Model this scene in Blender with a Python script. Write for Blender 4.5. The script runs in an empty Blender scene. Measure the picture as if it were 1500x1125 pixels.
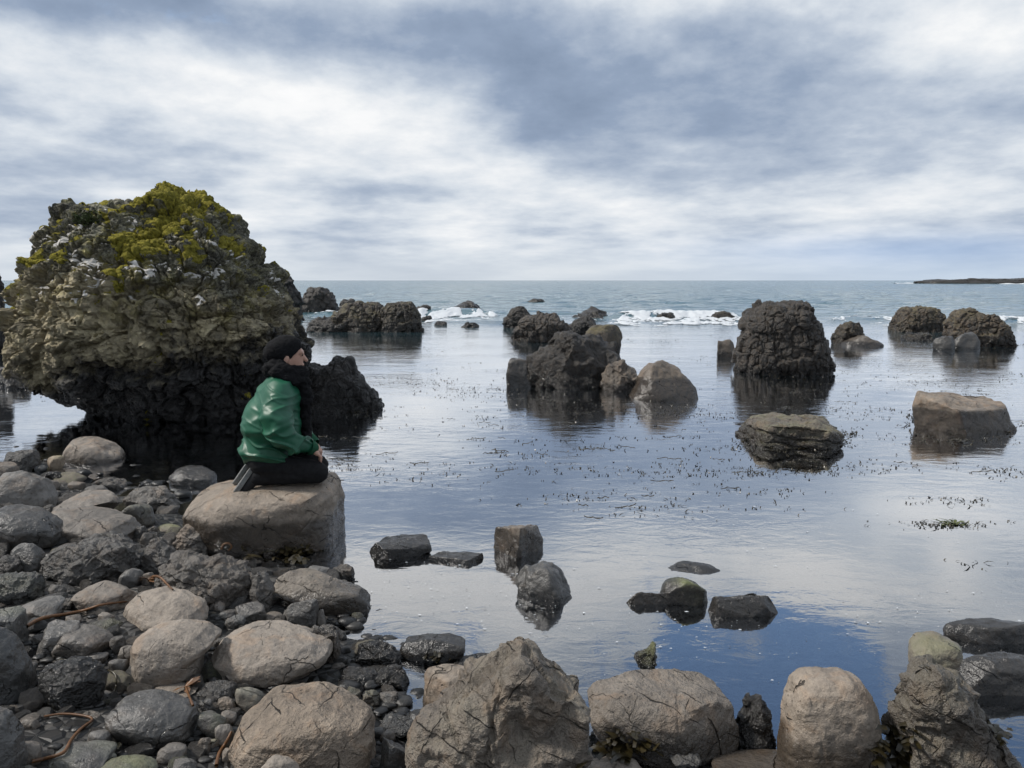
import bpy, bmesh, math, random
import numpy as np
from mathutils import Vector

# ------------------------------------------------------------------ camera, sky, sun, exposure
SC = bpy.context.scene
COL = SC.collection
W0, H0, F = 1500.0, 1125.0, 1177.0
CAM_H = 1.75
HORIZON = 410.5
PITCH = math.atan((H0 / 2 - HORIZON) / F)

cam_data = bpy.data.cameras.new('camera')
cam_data.sensor_fit = 'HORIZONTAL'
cam_data.sensor_width = 36.0
cam_data.lens = 36.0 * F / W0
cam_data.clip_start = 0.05
cam_data.clip_end = 20000
cam = bpy.data.objects.new('camera', cam_data)
COL.objects.link(cam)
cam.location = (0, 0, CAM_H)
cam.rotation_euler = (math.pi / 2 - PITCH, 0, 0)
SC.camera = cam

SUN_EL, SUN_AZ = math.radians(47), math.radians(-92)     # azimuth from +Y towards +X: from the left
sun_dir = Vector((math.sin(SUN_AZ) * math.cos(SUN_EL), math.cos(SUN_AZ) * math.cos(SUN_EL), math.sin(SUN_EL)))
sun_data = bpy.data.lights.new('sun', 'SUN')
sun_data.energy = 3.0
sun_data.angle = math.radians(7)
sun_data.color = (1.0, 0.95, 0.88)
sun = bpy.data.objects.new('sun', sun_data)
COL.objects.link(sun)
sun.rotation_euler = (-sun_dir).to_track_quat('-Z', 'Y').to_euler()
sun.location = (-6, -4, 9)

SC.view_settings.view_transform = 'Standard'
SC.view_settings.look = 'None'
SC.view_settings.exposure = 0.25
SC.view_settings.gamma = 1.0
SC.view_settings.use_curve_mapping = False
SC.render.engine = 'CYCLES'
SC.cycles.use_denoising = True
SC.cycles.max_bounces = 4
SC.cycles.use_adaptive_sampling = True
SC.cycles.adaptive_threshold = 0.03
SC.cycles.transparent_max_bounces = 8
SC.cycles.caustics_reflective = False
SC.cycles.caustics_refractive = False


class G:
    """small helper for building node trees"""
    def __init__(s, tree):
        s.t = tree
    def n(s, typ, ins=None, **props):
        nd = s.t.nodes.new(typ)
        for k, v in props.items():
            setattr(nd, k, v)
        for k, v in (ins or {}).items():
            s.put(nd.inputs[k], v)
        return nd
    def put(s, sock, v):
        if isinstance(v, bpy.types.NodeSocket):
            s.t.links.new(v, sock)
        elif v is not None:
            if hasattr(sock.default_value, '__len__') and not hasattr(v, '__len__'):
                v = (v,) * len(sock.default_value)
            if hasattr(sock.default_value, '__len__') and len(sock.default_value) == 4 and len(v) == 3:
                v = tuple(v) + (1,)
            sock.default_value = v
    def m(s, op, a, b=None, c=None, clamp=False):
        nd = s.t.nodes.new('ShaderNodeMath'); nd.operation = op; nd.use_clamp = clamp
        for i, v in enumerate((a, b, c)):
            if v is not None:
                s.put(nd.inputs[i], v)
        return nd.outputs[0]
    def v(s, op, a, b=None):
        nd = s.t.nodes.new('ShaderNodeVectorMath'); nd.operation = op
        s.put(nd.inputs[0], a)
        if b is not None:
            s.put(nd.inputs['Scale'] if op == 'SCALE' else nd.inputs[1], b)
        return nd.outputs['Value'] if op in ('DOT_PRODUCT', 'LENGTH', 'DISTANCE') else nd.outputs[0]
    def mix(s, fac, a, b, blend='MIX'):
        nd = s.t.nodes.new('ShaderNodeMix'); nd.data_type = 'RGBA'; nd.blend_type = blend
        s.put(nd.inputs[0], fac); s.put(nd.inputs[6], a); s.put(nd.inputs[7], b)
        return nd.outputs[2]
    def ramp(s, fac, stops, interp='LINEAR'):
        nd = s.t.nodes.new('ShaderNodeValToRGB'); nd.color_ramp.interpolation = interp
        el = nd.color_ramp.elements
        while len(el) < len(stops):
            el.new(0.5)
        for e, (p, c) in zip(el, stops):
            e.position = p
            e.color = (c, c, c, 1) if not hasattr(c, '__len__') else tuple(c) + (1,)
        s.put(nd.inputs[0], fac)
        return nd.outputs[0]
    def rng(s, val, a, b, c=0.0, d=1.0, smooth=False):
        nd = s.t.nodes.new('ShaderNodeMapRange')
        nd.interpolation_type = 'SMOOTHSTEP' if smooth else 'LINEAR'
        for i, v in enumerate((val, a, b, c, d)):
            s.put(nd.inputs[i], v)
        return nd.outputs[0]
    def noise(s, vec, scale, detail=4, rough=0.55, dist=0.0):
        nd = s.n('ShaderNodeTexNoise', {'Vector': vec, 'Scale': scale, 'Detail': detail, 'Roughness': rough, 'Distortion': dist})
        return nd.outputs[0]


world = bpy.data.worlds.new('World')
SC.world = world
world.use_nodes = True
wt = world.node_tree
wt.nodes.clear()
g = G(wt)
sky = g.n('ShaderNodeTexSky', sky_type='NISHITA', sun_disc=False, sun_elevation=SUN_EL, sun_rotation=SUN_AZ,
          air_density=1.0, dust_density=0.6, ozone_density=1.6)
tc = g.n('ShaderNodeTexCoord').outputs['Generated']
sep = g.n('ShaderNodeSeparateXYZ', {0: g.v('NORMALIZE', tc)})
sx, sy, sz = sep.outputs
zpos = g.m('MAXIMUM', sz, 0.0)
hyp = g.m('MAXIMUM', g.m('SQRT', g.m('ADD', g.m('MULTIPLY', sx, sx), g.m('MULTIPLY', sy, sy))), 0.02)
layer = g.m('MULTIPLY', g.m('LOGARITHM', g.m('ADD', zpos, 0.10), 2.0), 1.25)      # decks of cloud crowd together towards the horizon
plane = g.n('ShaderNodeCombineXYZ', {0: g.m('MULTIPLY', g.m('DIVIDE', sx, hyp), 2.5), 1: g.m('MULTIPLY', g.m('DIVIDE', sy, hyp), 2.5), 2: layer}).outputs[0]
plane = g.v('ADD', plane, (3.7, 1.3, 5.0))
cl_big = g.noise(plane, 1.15, 6, 0.52, 0.0)
cl_mid = g.noise(g.v('ADD', plane, (9.1, 4.0, 0)), 3.3, 9, 0.58, 0.0)
az = g.m('MULTIPLY', g.m('ARCTAN2', sx, sy), 57.29578)
el = g.m('MULTIPLY', g.m('ARCSINE', sz), 57.29578)

def px_azel(px, py):
    d = Vector(((px - 750) / F, math.cos(PITCH) - (py - 562.5) / F * math.sin(PITCH), -math.sin(PITCH) - (py - 562.5) / F * math.cos(PITCH)))
    d.normalize()
    return math.degrees(math.atan2(d.x, d.y)), math.degrees(math.asin(d.z))

def gauss(caz, cel, waz, wel, rot=0.0):
    dx = g.m('SUBTRACT', az, caz); dy = g.m('SUBTRACT', el, cel)
    c, s_ = math.cos(rot), math.sin(rot)
    u = g.m('DIVIDE', g.m('ADD', g.m('MULTIPLY', dx, c), g.m('MULTIPLY', dy, s_)), waz)
    w = g.m('DIVIDE', g.m('SUBTRACT', g.m('MULTIPLY', dy, c), g.m('MULTIPLY', dx, s_)), wel)
    r2 = g.m('ADD', g.m('MULTIPLY', u, u), g.m('MULTIPLY', w, w))
    return g.m('POWER', 2.71828, g.m('MULTIPLY', r2, -1.0))

# cloud brightness: the thick bank and the thin bright openings of the photographed cloud deck
b = g.m('ADD', g.m('MULTIPLY', g.m('SUBTRACT', cl_big, 0.5), 1.05), g.m('MULTIPLY', g.m('SUBTRACT', cl_mid, 0.5), 0.85))
b = g.m('ADD', b, 0.56)
for (px, py, wa, we, rot, amp) in (
        (1000, 95, 16, 4.6, 0.0, -0.40), (620, 30, 13, 2.6, 0.08, -0.32), (200, 15, 11, 2.2, 0.0, -0.28),
        (480, 150, 10, 2.6, -0.20, 0.30), (130, 90, 9, 2.4, -0.15, 0.22), (1420, 60, 9, 3.6, 0.0, 0.36),
        (330, 235, 9, 1.4, 0.0, -0.14), (1180, 185, 8, 1.5, 0.0, -0.18), (1300, 290, 12, 1.6, 0.0, 0.16),
        (700, 300, 20, 2.0, 0.0, 0.10)):
    a_, e_ = px_azel(px, py)
    b = g.m('ADD', b, g.m('MULTIPLY', gauss(a_, e_, wa, we, rot), amp))
# bright rims where the deck thins towards the openings overhead
b = g.m('ADD', b, g.m('MULTIPLY', gauss(-8, 21, 12, 2.6, 0.0), 0.42))
b = g.m('ADD', b, g.m('MULTIPLY', gauss(22, 19.5, 18, 2.8, 0.0), 0.40))
cloud = g.ramp(b, [(0.0, (0.17, 0.225, 0.32)), (0.30, (0.25, 0.315, 0.425)), (0.50, (0.40, 0.46, 0.55)),
                   (0.66, (0.58, 0.625, 0.68)), (0.86, (0.78, 0.79, 0.80)), (1.0, (0.84, 0.84, 0.84))])
lowb = g.rng(el, 0.0, 3.2, 1.0, 0.0, True)
cloud = g.mix(g.m('MULTIPLY', lowb, 0.75), cloud, g.mix(g.rng(az, 5, 30), (0.57, 0.615, 0.66), (0.48, 0.57, 0.68)))
# broken openings in the deck (their blue is what the near water mirrors)
gapn = g.noise(g.v('ADD', plane, (1.9, 7.7, 3.0)), 2.0, 6, 0.6, 0.5)
gapb = g.m('ADD', g.m('MULTIPLY', g.m('SUBTRACT', gapn, 0.14), 1.35), g.m('MULTIPLY', gauss(19, 29.5, 22, 5.5, -0.12), 0.46))
gap = g.rng(gapb, 0.64, 0.72, 0.0, 1.0, True)
gap = g.m('MULTIPLY', gap, g.rng(el, 14.0, 23.0, 0.0, 1.0, True))
blue = g.v('SCALE', sky.outputs[0], 0.15)
a_, e_ = px_azel(1330, 365)
thin = g.m('MULTIPLY', gauss(a_, e_, 12, 1.1, 0.0), 0.45)
col = g.mix(thin, cloud, (0.30, 0.43, 0.66))
col = g.mix(gap, col, blue)
SKY_GAIN = 1.0
bg = g.n('ShaderNodeBackground', {'Color': col, 'Strength': SKY_GAIN})
g.n('ShaderNodeOutputWorld', {'Surface': bg.outputs[0]})

# ------------------------------------------------------------------ geometry helpers
FW = np.array((0, math.cos(PITCH), -math.sin(PITCH)))
UP = np.array((0, math.sin(PITCH), math.cos(PITCH)))

def ray(px, py):
    return FW + np.array((1.0, 0, 0)) * ((px - W0 / 2) / F) - UP * ((py - H0 / 2) / F)

def project(P):
    q = np.asarray(P, float) - np.array((0, 0, CAM_H))
    d = q @ FW
    return W0 / 2 + F * q[:, 0] / d, H0 / 2 - F * (q @ UP) / d, d

def on_plane(px, py, z=0.0):
    r = ray(px, py)
    t = (z - CAM_H) / r[2]
    return np.array((0, 0, CAM_H)) + r * t

def at_y(px, py, y):
    r = ray(px, py)
    return np.array((0, 0, CAM_H)) + r * (y / r[1])

def sstep(a, b, x):
    t = np.clip((x - a) / (b - a), 0, 1)
    return t * t * (3 - 2 * t)

_rs = np.random.RandomState(5)
PERM = np.tile(_rs.permutation(256), 3)
GRAD = _rs.normal(size=(256, 3)); GRAD /= np.linalg.norm(GRAD, axis=1)[:, None]
CELL = _rs.rand(256, 3)

def gnoise(p):
    i = np.floor(p).astype(np.int64); f = p - i; i &= 255
    u = f * f * f * (f * (f * 6 - 15) + 10)
    out = 0
    for dx in (0, 1):
        wx = u[:, 0] if dx else 1 - u[:, 0]
        a = PERM[i[:, 0] + dx]
        for dy in (0, 1):
            wy = u[:, 1] if dy else 1 - u[:, 1]
            bb = PERM[a + i[:, 1] + dy]
            for dz in (0, 1):
                wz = u[:, 2] if dz else 1 - u[:, 2]
                gr = GRAD[PERM[bb + i[:, 2] + dz]]
                out = out + wx * wy * wz * (gr[:, 0] * (f[:, 0] - dx) + gr[:, 1] * (f[:, 1] - dy) + gr[:, 2] * (f[:, 2] - dz))
    return out * 1.5

def fbm(p, octaves=4, gain=0.5, ridged=False):
    s, a = 0, 1.0
    for o in range(octaves):
        n = gnoise(p * (2.03 ** o) + 17.3 * o)
        s = s + a * ((0.5 - np.abs(n)) if ridged else n)
        a *= gain
    return s

def worley(p, cheb=False):
    i = np.floor(p).astype(np.int64); f = p - i
    N = len(p)
    f1 = np.full(N, 9.0); f2 = np.full(N, 9.0); cid = np.zeros(N, np.int64); vec = np.zeros((N, 3))
    for dx in (-1, 0, 1):
        for dy in (-1, 0, 1):
            for dz in (-1, 0, 1):
                h = PERM[PERM[PERM[(i[:, 0] + dx) & 255] + ((i[:, 1] + dy) & 255)] + ((i[:, 2] + dz) & 255)]
                d = CELL[h] * 0.9 + np.array((dx, dy, dz)) - f
                r = np.abs(d).max(1) if cheb else np.sqrt((d * d).sum(1))
                near = r < f1
                f2 = np.where(near, f1, np.minimum(f2, r))
                f1 = np.where(near, r, f1)
                cid = np.where(near, h, cid)
                vec[near] = d[near]
    return f1, f2, cid, vec

_ico = {}
def ico(n):
    if n not in _ico:
        bm = bmesh.new()
        bmesh.ops.create_icosphere(bm, subdivisions=n, radius=1.0)
        bm.verts.ensure_lookup_table()
        v = np.array([q.co[:] for q in bm.verts]); f = np.array([[q.index for q in t.verts] for t in bm.faces], np.int64)
        bm.free()
        v /= np.linalg.norm(v, axis=1)[:, None]
        _ico[n] = (v, f)
    return _ico[n]

def normals(v, f):
    a, b_, c = v[f[:, 0]], v[f[:, 1]], v[f[:, 2]]
    n = np.cross(b_ - a, c - a)
    out = np.stack([sum(np.bincount(f[:, k], n[:, j], len(v)) for k in range(f.shape[1])) for j in range(3)], 1)
    return out / (np.linalg.norm(out, axis=1)[:, None] + 1e-12)

def mesh_np(name, v, f, smooth=True, mat=None):
    me = bpy.data.meshes.new(name)
    k = f.shape[1]
    me.vertices.add(len(v)); me.loops.add(f.size); me.polygons.add(len(f))
    me.vertices.foreach_set('co', np.ascontiguousarray(v, np.float32).ravel())
    me.loops.foreach_set('vertex_index', np.ascontiguousarray(f, np.int32).ravel())
    me.polygons.foreach_set('loop_start', np.arange(0, f.size, k, dtype=np.int32))
    me.polygons.foreach_set('use_smooth', np.full(len(f), smooth))
    me.update(calc_edges=True)
    if mat:
        me.materials.append(mat)
    return me

def link(name, me, parent=None, loc=(0, 0, 0)):
    o = bpy.data.objects.new(name, me)
    o.location = loc
    COL.objects.link(o)
    if parent:
        o.parent = parent
    return o

def tag(o, label, cat, group=None, kind=None):
    if label: o['label'] = label
    if cat: o['category'] = cat
    if group: o['group'] = group
    if kind: o['kind'] = kind
    return o

def vattr(me, name, data):
    a = me.attributes.new(name, 'FLOAT', 'POINT')
    a.data.foreach_set('value', np.ascontiguousarray(data, np.float32))

# ------------------------------------------------------------------ materials
def new_mat(name):
    m = bpy.data.materials.new(name)
    m.use_nodes = True
    m.node_tree.nodes.clear()
    return m, G(m.node_tree)

def finish(g, color, rough, normal=None, spec=0.5, **kw):
    ins = {'Base Color': color, 'Roughness': rough, 'Specular IOR Level': spec}
    if normal is not None: ins['Normal'] = normal
    ins.update(kw)
    p = g.n('ShaderNodeBsdfPrincipled', ins)
    g.n('ShaderNodeOutputMaterial', {'Surface': p.outputs[0]})

def oattr(g, name):
    return g.n('ShaderNodeAttribute', attribute_type='OBJECT', attribute_name=name).outputs['Fac']

def rock_coords(g):
    co = g.n('ShaderNodeTexCoord').outputs['Object']
    r = g.n('ShaderNodeObjectInfo').outputs['Random']
    off = g.n('ShaderNodeCombineXYZ', {0: g.m('MULTIPLY', r, 91.0), 1: g.m('MULTIPLY', r, 57.0), 2: g.m('MULTIPLY', r, 133.0)}).outputs[0]
    return co, g.v('ADD', co, off), r

def wet_mask(g, vec, soft=0.05):
    pos = g.n('ShaderNodeNewGeometry').outputs['Position']
    z = g.n('ShaderNodeSeparateXYZ', {0: pos}).outputs[2]
    wz = g.m('ADD', oattr(g, 'wet'), g.m('MULTIPLY', g.m('SUBTRACT', g.noise(vec, 5.0, 4), 0.5), 0.12))
    d = g.m('SUBTRACT', z, wz)
    return g.rng(d, -soft * 0.3, soft, 1.0, 0.0, True)

def make_boulder_mat(name, grey, brown, crack_scale, crack_w, crack_dark, fine=1.0, pits=0.5):
    """weathered basalt; object properties tone (lightness), warm (grey to brown), wet (height of the wet band), crack (0..1), algae"""
    m, g = new_mat(name)
    co, vec, rnd = rock_coords(g)
    warm, tone, crk, alg = (oattr(g, k) for k in ('warm', 'tone', 'crack', 'algae'))
    base = g.mix(warm, grey, brown)
    n1 = g.noise(vec, 4.5, 4, 0.6, 0.4)
    n2 = g.noise(vec, 34.0, 4, 0.65)
    n3 = g.noise(vec, 190.0, 2, 0.6)
    mott = g.m('ADD', g.m('MULTIPLY', g.m('SUBTRACT', n1, 0.5), 1.3), g.m('ADD', g.m('MULTIPLY', g.m('SUBTRACT', n2, 0.5), 0.9), g.m('MULTIPLY', g.m('SUBTRACT', n3, 0.5), 0.7)))
    base = g.mix(1.0, base, g.n('ShaderNodeCombineColor', {0: g.m('MULTIPLY', tone, g.m('ADD', 1.0, mott)), 1: g.m('MULTIPLY', tone, g.m('ADD', 1.0, mott)), 2: g.m('MULTIPLY', tone, g.m('ADD', 1.0, mott))}).outputs[0], 'MULTIPLY')
    # patches of warmer staining and pale bloom
    base = g.mix(g.rng(g.noise(vec, 7.0, 5, 0.6, 0.8), 0.50, 0.68, 0.0, 0.32, True), base, g.mix(1.0, base, (1.35, 1.02, 0.74), 'MULTIPLY'))
    base = g.mix(g.rng(g.noise(g.v('ADD', vec, (5, 5, 5)), 9.0, 6, 0.7), 0.54, 0.72, 0.0, 0.45, True), base, g.mix(1.0, base, (1.45, 1.45, 1.45), 'MULTIPLY'))
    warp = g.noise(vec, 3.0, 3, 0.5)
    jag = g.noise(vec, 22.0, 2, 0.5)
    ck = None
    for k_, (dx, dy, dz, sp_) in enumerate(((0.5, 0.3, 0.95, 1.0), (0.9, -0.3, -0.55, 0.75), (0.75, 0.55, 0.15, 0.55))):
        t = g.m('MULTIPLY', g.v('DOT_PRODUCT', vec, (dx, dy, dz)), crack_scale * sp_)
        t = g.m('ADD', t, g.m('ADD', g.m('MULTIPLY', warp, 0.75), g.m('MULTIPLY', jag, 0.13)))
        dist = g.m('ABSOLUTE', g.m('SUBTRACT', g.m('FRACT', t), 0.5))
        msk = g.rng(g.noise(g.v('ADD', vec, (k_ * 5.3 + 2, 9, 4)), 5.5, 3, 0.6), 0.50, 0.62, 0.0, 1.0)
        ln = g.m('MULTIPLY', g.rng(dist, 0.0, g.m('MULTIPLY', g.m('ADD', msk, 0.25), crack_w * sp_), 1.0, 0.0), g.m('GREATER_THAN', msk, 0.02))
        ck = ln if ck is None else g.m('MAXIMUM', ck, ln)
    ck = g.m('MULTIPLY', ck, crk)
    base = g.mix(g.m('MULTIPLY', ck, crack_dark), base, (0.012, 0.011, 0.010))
    pv = g.n('ShaderNodeTexVoronoi', {'Vector': vec, 'Scale': 42.0}, feature='F1').outputs[0]
    pit = g.m('MULTIPLY', g.rng(pv, 0.10, 0.24, 1.0, 0.0), g.rng(g.noise(vec, 6.0, 3), 0.5, 0.62, 0.0, 1.0))
    base = g.mix(g.m('MULTIPLY', pit, 0.55), base, (0.02, 0.018, 0.016))
    nz = g.n('ShaderNodeSeparateXYZ', {0: g.n('ShaderNodeNewGeometry').outputs['Normal']}).outputs[2]
    am = g.m('MULTIPLY', g.m('MULTIPLY', alg, g.rng(nz, -0.1, 0.8, 0.2, 1.0)), g.rng(n1, 0.38, 0.6, 0.0, 1.0))
    base = g.mix(am, base, (0.13, 0.145, 0.05))
    base = g.mix(g.rng(g.noise(g.v('ADD', vec, (3, 8, 1)), 3.0, 6, 0.68, 0.6), 0.54, 0.70, 0.0, 0.55, True), base, g.mix(1.0, base, (0.48, 0.48, 0.50), 'MULTIPLY'))
    wet = wet_mask(g, vec)
    base = g.mix(wet, base, g.mix(1.0, base, (0.30, 0.29, 0.28), 'MULTIPLY'))
    h = g.m('ADD', g.m('MULTIPLY', n2, 0.016 * fine), g.m('ADD', g.m('MULTIPLY', n3, 0.0032 * fine), g.m('MULTIPLY', g.noise(vec, 12.0, 4), 0.012 * fine)))
    h = g.m('SUBTRACT', h, g.m('ADD', g.m('MULTIPLY', ck, 0.030), g.m('MULTIPLY', pit, 0.006 * pits)))
    bump = g.n('ShaderNodeBump', {'Strength': 1.0, 'Distance': 1.0, 'Height': h}).outputs[0]
    dry = g.rng(tone, 0.35, 0.85, 0.36, 0.64)
    rough = g.m('MAXIMUM', g.m('ADD', g.m('MULTIPLY', wet, -0.50), g.m('ADD', dry, g.rng(n2, 0.3, 0.7, -0.1, 0.1))), 0.24)
    finish(g, base, rough, bump, g.m('ADD', g.rng(tone, 0.35, 0.85, 0.55, 0.35), g.m('MULTIPLY', wet, 0.15)))
    return m

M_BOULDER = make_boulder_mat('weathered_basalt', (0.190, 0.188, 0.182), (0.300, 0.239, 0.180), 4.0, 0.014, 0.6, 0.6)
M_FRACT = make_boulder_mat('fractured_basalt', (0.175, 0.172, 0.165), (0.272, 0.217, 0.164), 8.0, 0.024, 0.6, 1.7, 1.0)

def make_crag_mat():
    """dark sea-washed crag: nearly black, lumpy, brown on the worn knobs, brownish weed at the tide line"""
    m, g = new_mat('black_sea_crag')
    co, vec, rnd = rock_coords(g)
    warm, tone, alg = (oattr(g, k) for k in ('warm', 'tone', 'algae'))
    n1 = g.noise(vec, 3.0, 6, 0.6, 0.5)
    n2 = g.noise(vec, 14.0, 7, 0.68)
    n3 = g.noise(vec, 70.0, 4, 0.65)
    base = g.mix(g.rng(n1, 0.35, 0.68), (0.017, 0.0165, 0.0165), (0.045, 0.042, 0.039))
    base = g.mix(g.m('MULTIPLY', warm, g.rng(n2, 0.40, 0.62)), base, (0.145, 0.105, 0.068))
    base = g.mix(g.m('MULTIPLY', g.rng(n3, 0.58, 0.75), 0.35), base, (0.16, 0.15, 0.14))
    nz = g.n('ShaderNodeSeparateXYZ', {0: g.n('ShaderNodeNewGeometry').outputs['Normal']}).outputs[2]
    am = g.m('MULTIPLY', alg, g.m('MULTIPLY', g.rng(nz, 0.0, 0.8), g.rng(n1, 0.42, 0.62)))
    base = g.mix(am, base, (0.14, 0.115, 0.035))
    base = g.mix(1.0, base, g.n('ShaderNodeCombineColor', {0: tone, 1: tone, 2: tone}).outputs[0], 'MULTIPLY')
    wet = wet_mask(g, vec, 0.12)
    base = g.mix(wet, base, g.mix(1.0, base, (0.40, 0.37, 0.33), 'MULTIPLY'))
    h = g.m('ADD', g.m('MULTIPLY', n2, 0.05), g.m('ADD', g.m('MULTIPLY', n3, 0.014), g.m('MULTIPLY', g.noise(vec, 300, 2), 0.002)))
    bump = g.n('ShaderNodeBump', {'Strength': 1.0, 'Distance': 1.0, 'Height': h}).outputs[0]
    finish(g, base, g.m('SUBTRACT', g.rng(n2, 0.3, 0.7, 0.40, 0.62), g.m('MULTIPLY', wet, 0.22)), bump, 0.5)
    return m
M_CRAG = make_crag_mat()

def make_stack_mat():
    """the tall rock: black tide zone, tan weathered blocks above, grey and olive lichen on the crown"""
    m, g = new_mat('mossy_crag_rock')
    co = g.n('ShaderNodeTexCoord').outputs['Object']
    vec = co
    z = g.n('ShaderNodeSeparateXYZ', {0: co}).outputs[2]
    x = g.n('ShaderNodeSeparateXYZ', {0: co}).outputs[0]
    n1 = g.noise(vec, 1.4, 6, 0.62, 0.5)
    n2 = g.noise(vec, 6.5, 7, 0.68, 0.3)
    n3 = g.noise(vec, 30.0, 6, 0.7)
    n4 = g.noise(vec, 120.0, 3, 0.6)
    cellr = g.n('ShaderNodeAttribute', attribute_type='GEOMETRY', attribute_name='block').outputs['Fac']
    tan = g.mix(cellr, (0.085, 0.074, 0.050), (0.48, 0.41, 0.26))
    tan = g.mix(g.rng(n2, 0.50, 0.74, 0.0, 0.7), tan, (0.52, 0.45, 0.28))
    tan = g.mix(g.rng(n3, 0.50, 0.70, 0.0, 0.5), tan, (0.12, 0.11, 0.09))
    grey = g.mix(g.rng(n3, 0.38, 0.64), (0.040, 0.039, 0.031), (0.25, 0.235, 0.17))
    grey = g.mix(1.0, grey, g.ramp(cellr, [(0.0, 0.55), (1.0, 1.35)]), 'MULTIPLY')
    grey = g.mix(g.rng(n2, 0.5, 0.66, 0.0, 0.55), grey, (0.15, 0.145, 0.055))
    tz = g.m('ADD', z, g.m('MULTIPLY', g.m('SUBTRACT', n1, 0.5), 1.1))
    up = g.m('ADD', tz, g.m('MULTIPLY', x, 0.16))
    rock = g.mix(g.rng(up, 1.55, 1.95, 0, 1, True), tan, grey)
    pale = g.m('MULTIPLY', g.rng(n4, 0.52, 0.70), g.rng(g.noise(vec, 9.0, 5, 0.7), 0.50, 0.60))
    rock = g.mix(g.m('MULTIPLY', pale, g.rng(tz, 1.3, 2.0)), rock, (0.40, 0.38, 0.33))
    yel = g.m('MULTIPLY', g.rng(g.noise(g.v('ADD', vec, (4, 1, 7)), 4.5, 6, 0.66), 0.52, 0.64), g.rng(tz, 1.0, 1.7))
    rock = g.mix(g.m('MULTIPLY', yel, 0.65), rock, (0.26, 0.225, 0.055))
    tide = g.m('ADD', z, g.m('ADD', g.m('MULTIPLY', g.m('SUBTRACT', n1, 0.5), 1.9), g.m('MULTIPLY', g.m('SUBTRACT', n2, 0.5), 0.9)))
    tide = g.m('ADD', tide, g.m('MULTIPLY', x, -0.17))
    black = g.rng(tide, 0.50, 1.02, 1.0, 0.0, True)
    blackc = g.mix(g.rng(n3, 0.4, 0.7), (0.010, 0.010, 0.010), (0.034, 0.031, 0.028))
    c = g.mix(black, rock, blackc)
    vw = g.v('ADD', g.v('MULTIPLY', vec, (1, 1, 1.3)), g.v('SCALE', g.n('ShaderNodeTexNoise', {'Vector': vec, 'Scale': 6.0, 'Detail': 3}).outputs[1], 0.10))
    chip = g.n('ShaderNodeTexVoronoi', {'Vector': vw, 'Scale': 8.0}, feature='F1', distance='CHEBYCHEV').outputs
    chip2 = g.n('ShaderNodeTexVoronoi', {'Vector': vw, 'Scale': 19.0}, feature='F1', distance='CHEBYCHEV').outputs
    h = g.m('ADD', g.m('MULTIPLY', n2, 0.03), g.m('ADD', g.m('MULTIPLY', n3, 0.022), g.m('MULTIPLY', n4, 0.006)))
    def facet(ch, scl, amt):
        rel = g.v('SUBTRACT', vw, ch['Position'])
        return g.m('MULTIPLY', g.v('DOT_PRODUCT', g.v('SUBTRACT', ch['Color'], (0.5, 0.5, 0.5)), rel), amt)
    h = g.m('ADD', h, g.m('ADD', facet(chip, 9.0, 0.9), facet(chip2, 21.0, 0.7)))
    cr = g.n('ShaderNodeSeparateColor', {0: chip['Color']}).outputs[0]
    c = g.mix(1.0, c, g.ramp(cr, [(0.0, 0.72), (1.0, 1.28)]), 'MULTIPLY')
    bump = g.n('ShaderNodeBump', {'Strength': 1.0, 'Distance': 1.0, 'Height': h}).outputs[0]
    finish(g, c, g.rng(black, 0, 1, 0.85, 0.42), bump, 0.45)
    return m
M_STACK = make_stack_mat()

def simple_mat(name, c1, c2, scale, rough=0.7, bump=0.004, spec=0.4, detail=5, **kw):
    m, g = new_mat(name)
    vec = g.n('ShaderNodeTexCoord').outputs['Object']
    n = g.noise(vec, scale, detail, 0.6)
    c = g.mix(g.rng(n, 0.32, 0.68), c1, c2)
    bp = g.n('ShaderNodeBump', {'Strength': 1.0, 'Distance': 1.0, 'Height': g.m('MULTIPLY', n, bump)}).outputs[0]
    finish(g, c, rough, bp, spec, **kw)
    return m

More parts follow.
